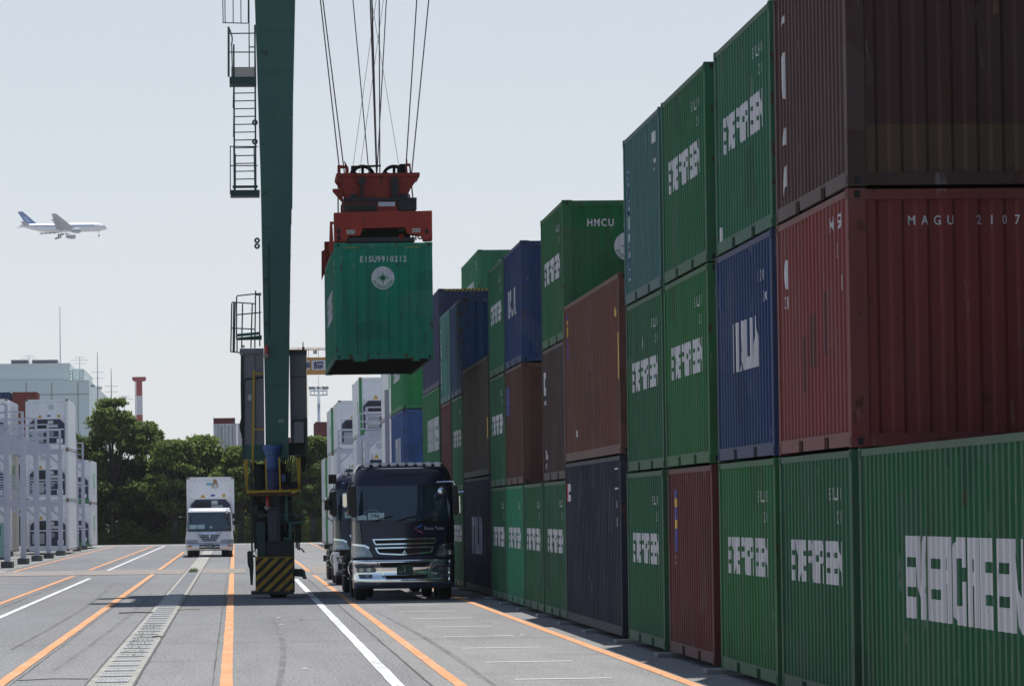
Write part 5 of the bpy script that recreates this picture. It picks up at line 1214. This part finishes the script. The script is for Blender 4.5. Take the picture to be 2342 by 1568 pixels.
# ================================================================ trees
def leaf_mat(name, a, b, c):
    t = NT(name, .6, .25); cc = t.mix(t.noise(.35, 2, (1, 1, 1), .35, .65), a, b); cc = t.mix(t.noise(2.2, 2, (1, 1, 1), .45, .7), cc, c); t.base(cc)
    b_ = t.b; tr = t.n('ShaderNodeBsdfTranslucent'); t.l(cc, tr.inputs[0]); mx_ = t.n('ShaderNodeMixShader', j0=.5)
    t.l(b_.outputs[0], mx_.inputs[1]); t.l(tr.outputs[0], mx_.inputs[2]); t.l(mx_.outputs[0], t.t.nodes['Material Output'].inputs[0]); return t.m
LEAF1 = leaf_mat('camphor_leaves', (.110, .165, .040), (.200, .260, .070), (.050, .085, .022)); LEAF2 = leaf_mat('zelkova_leaves', (.130, .190, .045), (.230, .300, .080), (.055, .095, .025))
BARK = NT('bark', .9); BARK.base(BARK.mix(BARK.noise(3, 4, (1, 1, .2)), (.03, .025, .02), (.06, .05, .045)))
def tree(label, x, y, h, rx, seed, m, low=1.0, n=11000, leaf=.17, flat=.35, group='trees at the far end of the yard'):
    rnd = random.Random(seed); t = thing('tree', label, 'tree', (x, y, 0), group)
    tr = MB(); lean = rnd.uniform(-.3, .3); tr.cyl((0, 0, 0), (lean*.5, 0, h*.28), .26, .2, 10); tr.cyl((lean*.5, 0, h*.27), (lean, .1, h*.72), .2, .06, 10)
    cl = []
    k = int(40+rx*13)
    for i in range(k):                                       # clumps spread through an egg shaped crown
        a = rnd.uniform(0, 2*math.pi); v = rnd.random(); zz_ = low+(h-low)*(v**.9); prof = (1-max(0, (zz_-low)/(h-low)-.35)/.65*.75)*(1.0 if low > 2 else .9)*(.8+.2*min(1, (zz_-low)/(h-low)/.3))
        rr = rx*prof*math.sqrt(rnd.uniform(.25, 1)); cr = rnd.uniform(.45, 1.1)*(.55+rx*.12)
        if zz_+cr*flat*1.6 > h: zz_ = h-cr*flat*1.6
        cl.append((rr*math.cos(a), rr*math.sin(a), zz_, cr))
    for c_ in cl[::2]:
        z0_ = min(max(h*.2, c_[2]*.45), h*.6); tr.cyl((lean*.6*z0_/h, 0, z0_), (c_[0]*.55, c_[1]*.55, (z0_+c_[2])/2+.2), .09, .05, 6); tr.cyl((c_[0]*.55, c_[1]*.55, (z0_+c_[2])/2+.2), (c_[0]*.95, c_[1]*.95, c_[2]), .05, .015, 6)
    tr.build('trunk', BARK.m, t, smooth=True)
    vs = []; fs = []; per = n//len(cl)
    for cx_, cy_, cz_, cr in cl:
        for j in range(per):
            th = rnd.uniform(0, 6.283); u = rnd.uniform(-1, 1); q = rnd.random()**.45*cr*(1.3 if rnd.random() < .12 else 1)
            s_ = math.sqrt(1-u*u); px, py, pz = cx_+q*s_*math.cos(th), cy_+q*s_*math.sin(th), cz_+q*u*(flat+.25)
            a, b = rnd.uniform(0, 6.283), rnd.gauss(0, .75); l = leaf*rnd.uniform(.6, 1.5)
            dx, dy, dz = l*math.cos(a)*math.cos(b), l*math.sin(a)*math.cos(b), l*math.sin(b); ex, ey = -math.sin(a)*l*.45, math.cos(a)*l*.45; e2 = rnd.uniform(-.3, .3)*l
            k_ = len(vs); vs += [(px-dx, py-dy, pz-dz), (px+ex, py+ey, pz+e2), (px+dx, py+dy, pz+dz), (px-ex, py-ey, pz-e2)]; fs.append((k_, k_+1, k_+2, k_+3))
    me = bpy.data.meshes.new('crown'); me.from_pydata(vs, [], fs); obj('crown', me, m, t)
    return t
TR = [('tallest tree, left, rising above the white reefers', -9.3, 334, 11.2, 3.1, LEAF1), ('tree whose uneven crown steps down right of the tallest tree', -6.9, 336, 9.4, 2.4, LEAF1), ('low tree hidden mostly behind the left reefers', -12.4, 333, 8.4, 2.6, LEAF1),
      ('layered tree with sunlit tufts, left of the white truck', -4.6, 331, 7.9, 2.4, LEAF2), ('broad layered tree right above the white truck', -2.2, 333, 8.2, 2.6, LEAF2), ('rounded tree between the white truck and the crane leg', .4, 331, 7.3, 2.4, LEAF2),
      ('tree mostly hidden by the crane leg', 3.0, 334, 7.2, 2.4, LEAF2), ('bright topped tree between the crane leg and the far white reefers', 6.0, 331, 8.0, 2.3, LEAF1), ('dark tree at the far left of the yard end', -15.5, 335, 8.0, 2.7, LEAF1), ('tree behind the far right reefers', 8.8, 335, 7.0, 2.5, LEAF1)]
for i, (lab, x, y, h, rx, m) in enumerate(TR): tree(lab, x, y, h, rx, 100+i, m, low=2.7, n=20000)
for i in range(9): tree('shaded tree of the second rank, %s from the left behind the front trees' % ('first', 'second', 'third', 'fourth', 'fifth', 'sixth', 'seventh', 'eighth', 'ninth')[i], -16+i*3.2, 337.5+(i % 2)*2.5, 6.3, 2.9, 300+i, LEAF1, low=.3, n=9000, leaf=.28, group='second rank of trees')
def undergrowth():
    rnd = random.Random(5); vs = []; fs = []
    for i in range(26000):
        x = rnd.uniform(-19, 12); y = rnd.uniform(331.5, 340); z = rnd.random()**1.5*(1.5+.7*math.sin(x*1.3))*.9; l = rnd.uniform(.1, .22); a = rnd.uniform(0, 6.3); b = rnd.uniform(-1, 1)
        k = len(vs); vs += [(x-l*math.cos(a), y-l*math.sin(a), z), (x+l*.4*math.sin(a), y, z+l*b*.5+.05), (x+l*math.cos(a), y+l*math.sin(a), z+l*b)]; fs.append((k, k+1, k+2))
    me = bpy.data.meshes.new('undergrowth'); me.from_pydata(vs, [], fs); o = obj('undergrowth', me, LEAF1); tag(o, 'dark shaded undergrowth at the foot of the trees', 'undergrowth', kind='stuff')
undergrowth()
structure('soil', sheet(-60, 60, 324.2, 420, .02), mat('dark_soil', (.030, .027, .020), .95))

# ================================================================ far things
def far_stack(label, X, Y, tiers, L, col, Hc=HCU, group='distant container stacks', top=None, **k):
    for i in range(tiers):
        c_ = col if (i < tiers-1 or top is None) else top
        container(label % ('top' if i == tiers-1 else ('second from top' if i == tiers-2 else 'tier %s' % ('one', 'two', 'three', 'four', 'five')[i])), Y, X, .05+i*(Hc+.02), L, Hc, c_, group)
far_stack('brick red distant container, %s, above the left reefers', -21.9, 432, 5, L20, (.30, .06, .05))
far_stack('dark blue distant container, %s, left of the brick red ones', -24.6, 432, 5, L20, (.03, .07, .16))
far_stack('distant maroon container, %s, beside the light mast', 8.45, 450, 4, L40, (.17, .045, .05)); far_stack('distant maroon container, %s, at the left of the taller maroon stack', 7.75-CW+.35, 470, 4, L20, (.17, .045, .05), Hc=ST)
def door_end_stack():
    for q, X in enumerate((-2.14, .35)):
        for i in range(4):
            c = container('distant white container with ribbed door end, %s tier of the %s stack above the trees' % (('lowest', 'second', 'third', 'top')[i], ('left', 'right')[q]), 452, X, .05+i*(HCU+.01), L40, HCU, (.66, .66, .66), 'distant container stacks')
            if i == 3:
                for x in (-.75, -.35, .35, .75): MB().cyl((x, -.03, .2), (x, -.03, HCU-.2), .03, None, 6).build('lock_rod', mat('rod_grey', (.2, .2, .2), .6), c[0])
                MB().box(-.012, .012, -.03, .0, .15, HCU-.12).build('door_gap', SHADOWBOX, c[0])
door_end_stack()
for i in range(5): container('distant maroon container, %s, peeking over the white door end stack' % ('lowest', 'second tier', 'third tier', 'fourth tier', 'topmost')[i], 487, -2.3, .05+i*(ST+.01), L40, ST, (.15, .03, .03), 'distant container stacks')
# big pale building on the left, stepped roof
def building():
    Y = 640; t = thing('warehouse_building', 'huge windowless pale green white building with a stepped roof at left', 'building', (-60, Y, 0))
    wm = NT('pale_green_cladding', .7); wm.base(wm.mix(wm.noise(.05, 3, (1, 1, 1)), (.60, .67, .66), (.66, .72, .70)))
    A = lambda px, py, YY=Y: at(px, py, YY)
    def blk(name, x0, x1, ytop, y0, y1, m=wm.m, zb=0.0, par=None):
        a = A(x0, ytop, y0); b = A(x1, ytop, y0); o = MB().box(a[0]+60, b[0]+60, y0-Y, y1-Y, zb, a[1]).build(name, m, par or t); return o
    w = blk('wall', -260, 204, 873.5, Y, Y+125)
    b2 = blk('upper_storey', -260, 160, 834.5, Y+1, Y+50, zb=A(0, 873, Y+1)[1]); b3 = blk('upper_storey', 160.5, 191, 843, Y+9, Y+50, zb=A(0, 873, Y+1)[1])
    mb = MB()
    for px in (60, 118, 178): a = A(px, 874, Y); mb.box(a[0]+60-.06, a[0]+60+.06, -.06, -.002, 0, a[1])
    mb.build('cladding_joint', mat('joint_grey_green', (.28, .32, .31), .7), w)
    a = A(0, 904, Y); MB().box(A(-200, 904)[0]+60, A(204, 904)[0]+60, -.05, -.001, a[1], a[1]+.12).build('cladding_line', mat('joint_grey_green', (.28, .32, .31), .7), w)
    dk = mat('roof_unit_dark', (.09, .09, .12), .6); gy = mat('roof_unit_grey', (.4, .4, .42), .6)
    for x0, x1 in ((25, 64), (73, 132)):
        a = A(x0, 823, Y+5); b = A(x1, 835, Y+5); u = MB().box(a[0]+60, b[0]+60, 5, 9, b[1], b[1]+.25*(a[1]-b[1])).build('roof_unit', gy, t)
        n_ = int((x1-x0)/6)
        for i in range(n_): q = a[0]+60+(b[0]-a[0])*(i+.08)/n_; MB().box(q, q+(b[0]-a[0])/n_*.84, 4.6, 9, b[1]+.27*(a[1]-b[1]), a[1]).build('fan_unit', dk, u)
    for x0, x1, y0_, y1_ in ((160, 166, 848, 870), (182, 190, 848, 872), (208, 216, 880, 884), (222, 232, 884, 890)):
        a = A(x0, y0_, Y-.5); b = A(x1, y1_, Y-.5); m = MB(); m.bar((a[0]+60, -.5, a[1]), (a[0]+60, -.5, b[1]), .12); m.bar((b[0]+60, -.5, a[1]), (b[0]+60, -.5, b[1]), .12)
        for i in range(4): z = b[1]+(a[1]-b[1])*i/3; m.bar((a[0]+60, -.5, z), (b[0]+60, -.5, z), .1)
        m.build('roof_ladder', gy, t)
    for px, ytop, yb in ((136.8, 700, 834), (222.5, 805, 885), (254, 842, 912)):
        m = MB(); a = A(px, ytop, Y+30); b = A(px+1, yb+12, Y+30); m.cyl((b[0]+60, 30, b[1]-6), (a[0]+60, 30, a[1]), .14, .05, 6)
        if px > 200: 
            for q in (.35, .5): z = b[1]+(a[1]-b[1])*q; m.bar((b[0]+59, 30, z), (b[0]+61, 30, z), .06)
        m.build('lightning_mast', gy, t)
    for px, yy in ((66, 812), (182, 816), (284, 905)):
        m = MB(); a = A(px, yy, Y+20); b = A(px, yy+30, Y+20); m.cyl((b[0]+60, 20, b[1]-3), (a[0]+60, 20, a[1]), .07, .05, 6)
        for q, w_ in ((.96, .8), (.75, 1.3), (.5, .9)): z = b[1]+(a[1]-b[1])*q; m.bar((a[0]+60-w_, 20, z), (a[0]+60+w_, 20, z), .06)
        m.build('roof_aerial', gy, t)
    # small louvres on the receding east wall
    return t
building()
# chimney
def chimney():
    Y = 1150; x0, zt_c = at(318, 862, Y); s_ = Y/F; t = thing('chimney', 'red and white banded chimney with a wide square red head behind the trees', 'chimney', (x0, Y, 0))
    Z = lambda py: at(318, py, Y)[1]
    RD = mat('chimney_red', (.36, .05, .05), .7); WT = mat('chimney_white', (.62, .62, .62), .7)
    def ring(name, pa, pb, wa, wb, m): MB().cyl((0, 0, Z(pb)), (0, 0, Z(pa)), wb*s_/2, wa*s_/2, 24).build(name, m, t, smooth=False)
    ring('red_band', 871.5, 904.5, 14, 14.4, RD); ring('white_band', 904.6, 948, 14.4, 15, WT); ring('red_band', 948.1, 990, 15, 15.6, RD); ring('white_band', 990.1, 1179, 15.6, 17, WT)
    MB().prism([(-15.5*s_, Z(862)), (15.5*s_, Z(862)), (15.5*s_, Z(868.5)), (12*s_, Z(871.5)), (-12*s_, Z(871.5)), (-15.5*s_, Z(868.5))], -2, 2).build('chimney_head', RD, t)
    MB().cyl((-9*s_, 0, Z(1000)), (-9*s_, 0, Z(872)), .10, .1, 6).build('ladder_rail', mat('rail_grey', (.4, .4, .4), .6), t)
chimney()
def mast():
    Y = 900; s_ = Y/F; x0, _ = at(728.5, 900, Y); Z = lambda py: at(728.5, py, Y)[1]
    t = thing('light_mast', 'tall pale floodlight mast with a ring platform of lamps, under the yellow crane beam', 'light mast', (x0, Y, 0)); g = mat('mast_blue_grey', (.36, .41, .47), .5)
    MB().cyl((0, 0, 0), (0, 0, Z(888)), 5.2*s_, 3.1*s_, 16).build('pole', g, t, smooth=True)
    m = MB()
    for z in (Z(903), Z(893)): m.tube([(20*s_*math.cos(a*math.pi/12), 20*s_*math.sin(a*math.pi/12), z) for a in range(25)], .09, 6)
    for a in range(12): c_, q = 20*s_*math.cos(a*math.pi/6), 20*s_*math.sin(a*math.pi/6); m.tube([(c_, q, Z(903)), (c_, q, Z(893))], .05, 5); m.tube([(0, 0, Z(903)), (c_, q, Z(903))], .07, 5)
    m.build('ring_platform', g, t)
    for a in range(10):
        c_, q = 20*s_*math.cos(a*math.pi/5+.2), 20*s_*math.sin(a*math.pi/5+.2); MB().box(c_-.3, c_+.3, q-.2, q+.2, Z(890), Z(890)+.55).build('floodlight', mat('lamp_grey', (.25, .27, .28), .5), t)
    MB().tube([(0, 0, Z(888)), (0, 0, Z(860))], .04, 6).build('lightning_rod', g, t)
mast()
def far_crane():
    Y = 480; t = thing('yellow_gantry_crane', 'distant yellow gantry crane beam carrying white boards with brush lettering', 'gantry crane', (8, Y, 0)); O_ = mat('crane_orange_yellow', (.56, .27, .06), .6); LG = mat('crane_pale_leg', (.60, .42, .24), .6)
    xa, zt1 = at(699, 817, Y); _, zb1 = at(750, 851, Y); xl = xa-8
    MB().box(xl, 26, 0, 1.1, zb1, zt1).build('main_beam', O_, t); MB().box(xl-.1, xl+.12, -.05, 1.1, 0, zt1+.9).build('leg', LG, t); MB().box(24.5, 25.4, 0, 1.1, 0, zb1-.01).build('leg', LG, t); MB().box(24.5, 25.4, 7, 8, 0, zb1-.01).build('leg', LG, t); MB().box(xl-.1, xl+.12, 7, 8, 0, zb1).build('leg', LG, t); MB().box(xl, 26, 7, 8, zb1, zt1).build('main_beam', O_, t)
    m = MB(); _, zr = at(725, 795, Y); _, zr2 = at(725, 799, Y)
    m.bar((xl-3, 0, zr2), (26, 0, zr2), .12); m.bar((xl-3, 0, zr), (26, 0, zr), .05)
    for i in range(26): m.bar((xl-3+i*1.1, 0, zt1), (xl-3+i*1.1, 0, zr), .05)
    m.build('railing', O_, t)
    x0, z0 = at(712.5, 823.5, Y-.1); x1, z1_ = at(752, 845.5, Y-.1)
    WB = mat('sign_board_white', (.62, .61, .63), .6); IK = mat('sign_ink_blue', (.05, .07, .14), .6)
    sg = MB().box(x0-8, x1-8+3.3, -.1, -.02, z1_, z0).build('sign_board', WB, t)
    for i, ch in enumerate('譚江'):
        g = glyphs(ch, .035); hh = (z0-z1_)*.84; mx_ = min(v[0] for v in g.v); my = min(v[1] for v in g.v); w_ = g.w or 1; ht_ = max(v[1] for v in g.v)-my or 1
        decal('lettering', g, lambda u, v, i=i: Vector((x0-8+.18+i*1.42+(u-mx_)/w_*1.12, -.105, z1_+(z0-z1_)*.08+(v-my)/ht_*hh)), [], IK, sg)
    x2, _ = at(707, 830, Y-.1); s2 = MB().box(xl-.0+.15, x2-8, -.1, -.02, z1_, z0).build('sign_board', WB, t); MB().cyl((xl+.18, -.13, (z0+z1_)/2), (xl+.18, -.101, (z0+z1_)/2), .32, None, 20).build('sign_disc', IK, s2)
    xb, zb = at(716, 801, Y-.05); xc, zc = at(725, 809, Y-.05); MB().box(xb-8, xc-8, -.12, -.05, zc, zb).build('control_box', mat('box_lilac_grey', (.40, .38, .42), .6), t)
far_crane()
# airliner
def plane():
    Y = 2960; s_ = Y/F; xn, zn = at(245, 519, Y); xt, zt2 = at(43, 516, Y); L = xn-xt
    t = thing('airliner', 'white airliner with a blue tail and cheatline, wheels down, flying right in the hazy sky', 'airplane', (xn, Y, zn)); t.rotation_euler = (R(-8), R(-1.2), R(13))
    WT = mat('airliner_white', (.78, .78, .78), .35); BL = mat('airliner_blue', (.06, .14, .42), .4); GY = mat('airliner_grey', (.34, .35, .40), .5); LBL = mat('airliner_light_blue', (.30, .42, .62), .4)
    r = 3.1; prof = []
    m = MB(); st = [(0, .1, -.9), (-.8, .9, -.7), (-2.2, 1.7, -.4), (-4.5, 2.5, -.12), (-7.5, r, 0), (-L*.68, r, 0), (-L*.78, 2.7, .35), (-L*.88, 1.9, 1.0), (-L*.95, 1.1, 1.5), (-L, .35, 1.9)]; k = 24
    for x, rr, dz in st:
        for i in range(k): a = 2*math.pi*i/k; m.v.append((x, rr*math.cos(a), dz+rr*math.sin(a)))
    for i in range(len(st)-1):
        for j in range(k): q = (j+1) % k; m.f.append((i*k+j, i*k+q, (i+1)*k+q, (i+1)*k+j))
    m.f += [tuple(range(k)), tuple(range((len(st)-1)*k+k-1, (len(st)-1)*k-1, -1))]
    m.build('fuselage', WT, t, smooth=True)
    for sg in (-1, 1):
        m = MB(); 
        for x in range(0, 1): pass
        b = MB(); b.v = []; n = 14
        for i in range(n+1):
            x = -3.5-(L*.80)*i/n; rr = interp([(-L, .35), (-L*.95, 1.1), (-L*.88, 1.9), (-L*.78, 2.7), (-L*.68, r), (-7.5, r), (-4.5, 2.5), (-2.2, 1.7), (0, .1)], x); dz = interp([(-L, 1.9), (-L*.88, 1.0), (-L*.68, 0), (-7.5, 0), (0, -.9)], x)
            for zz_ in (.95, .25):
                q = rr*zz_/r; b.v.append((x, sg*(math.sqrt(max(0, rr*rr-q*q))+.03), dz+q))
        b.f = [(2*i, 2*i+1, 2*i+3, 2*i+2) for i in range(n)]; b.build('cheatline', BL, t)
        w = MB()
        root0, root1 = (-22.5, sg*2.6, -1.5), (-34.5, sg*2.6, -1.5); tip0, tip1 = (-40.5, sg*29.5, 3.6), (-42.6, sg*29.5, 3.6)
        w.v = [root0, root1, tip1, tip0]+[(a[0]-1, a[1], a[2]-d) for a, d in ((root0, 1.1), (root1, .5), (tip1, .15), (tip0, .2))]; w.f = [(0, 1, 2, 3), (7, 6, 5, 4), (0, 3, 7, 4), (1, 0, 4, 5), (2, 1, 5, 6), (3, 2, 6, 7)]; w.build('wing', GY, t)
        h = MB(); h.v = [(-L*.885, sg*1.2, 1.6), (-L*.965, sg*.8, 1.6), (-L*1.02, sg*10.5, 2.6), (-L*.985, sg*10.5, 2.6), (-L*.885, sg*1.2, 1.3), (-L*.965, sg*.8, 1.4), (-L*1.02, sg*10.5, 2.5), (-L*.985, sg*10.5, 2.5)]; h.f = [(0, 1, 2, 3), (7, 6, 5, 4), (0, 3, 7, 4), (1, 0, 4, 5), (2, 1, 5, 6), (3, 2, 6, 7)]; h.build('tailplane', GY, t)
        e = MB(); e.lathe([(1.35, 0), (1.75, -.6), (1.8, -2.5), (1.5, -5), (.9, -6.3)], (-20.5, sg*9.6, -4.2), 'x', 20); e.build('engine', GY, t, smooth=True)
        MB().cyl((-20.5, sg*9.6, -4.2), (-20.6, sg*9.6, -4.2), 1.34, None, 20).build('engine_fan', DARK, t)
        MB().prism([(-21.5, -2.6), (-28, -1.8), (-27, -3.0), (-22.5, -3.2)], sg*9.6-.2, sg*9.6+.2).build('pylon', GY, t)
        g = MB(); g.cyl((-32.5, sg*4.5, -1.8), (-33.2, sg*5.2, -6.0), .28, None, 8); g.build('landing_gear', GY, t)
        for i in range(3): MB().cyl((-34.8+i*1.5, sg*5.0-.7, -6.5+i*.45), (-34.8+i*1.5, sg*5.0+.7, -6.5+i*.45), .66, None, 16).build('wheel', DARK, t)
        for i in range(4): fl = MB().prism([(-31.5-i*2.1, -1.7+i*.9), (-37-i*1.9, -1.6+i*.9), (-35.5-i*2, -2.8+i*.9)], sg*(7+i*5)-.25, sg*(7+i*5)+.25); fl.build('flap_fairing', GY, t)
    MB().prism([(-L*.80, 2.6), (-L*.93, 2.7), (-L*1.02, 11.3), (-L*.965, 11.6)], -.25, .25).build('tail_fin', BL, t)
    MB().prism([(-L*.875, 4.2), (-L*.915, 4.0), (-L*.965, 8.2), (-L*.925, 7.6)], -.3, .3).build('tail_marking', LBL, t)
    MB().cyl((-6.0, 0, -2.6), (-6.0, 0, -5.6), .18, None, 8).build('nose_gear', GY, t); MB().cyl((-6, -.5, -6.0), (-6, .5, -6.0), .55, None, 14).build('wheel', DARK, t)
    MB().prism([(-1.6, .25), (-3.4, .9), (-3.4, .3), (-1.8, -.1)], -1.9, -1.2).build('cockpit_window', DARK, t)
plane()
# ================================================================ haze
hb = MB().box(-1450, 1450, -180, 3480, -1, 262).build('haze', None)
hm = bpy.data.materials.new('haze_air'); hm.use_nodes = True; hn = hm.node_tree; hn.nodes.remove(hn.nodes['Principled BSDF'])
pv = hn.nodes.new('ShaderNodeVolumePrincipled'); pv.inputs['Color'].default_value = (.93, .96, 1, 1); pv.inputs['Density'].default_value = .00005; pv.inputs['Anisotropy'].default_value = .3
hn.links.new(pv.outputs[0], hn.nodes['Material Output'].inputs['Volume']); hb.data.materials.append(hm); hb['kind'] = 'stuff'; hb['label'] = 'thin summer haze over the whole yard'
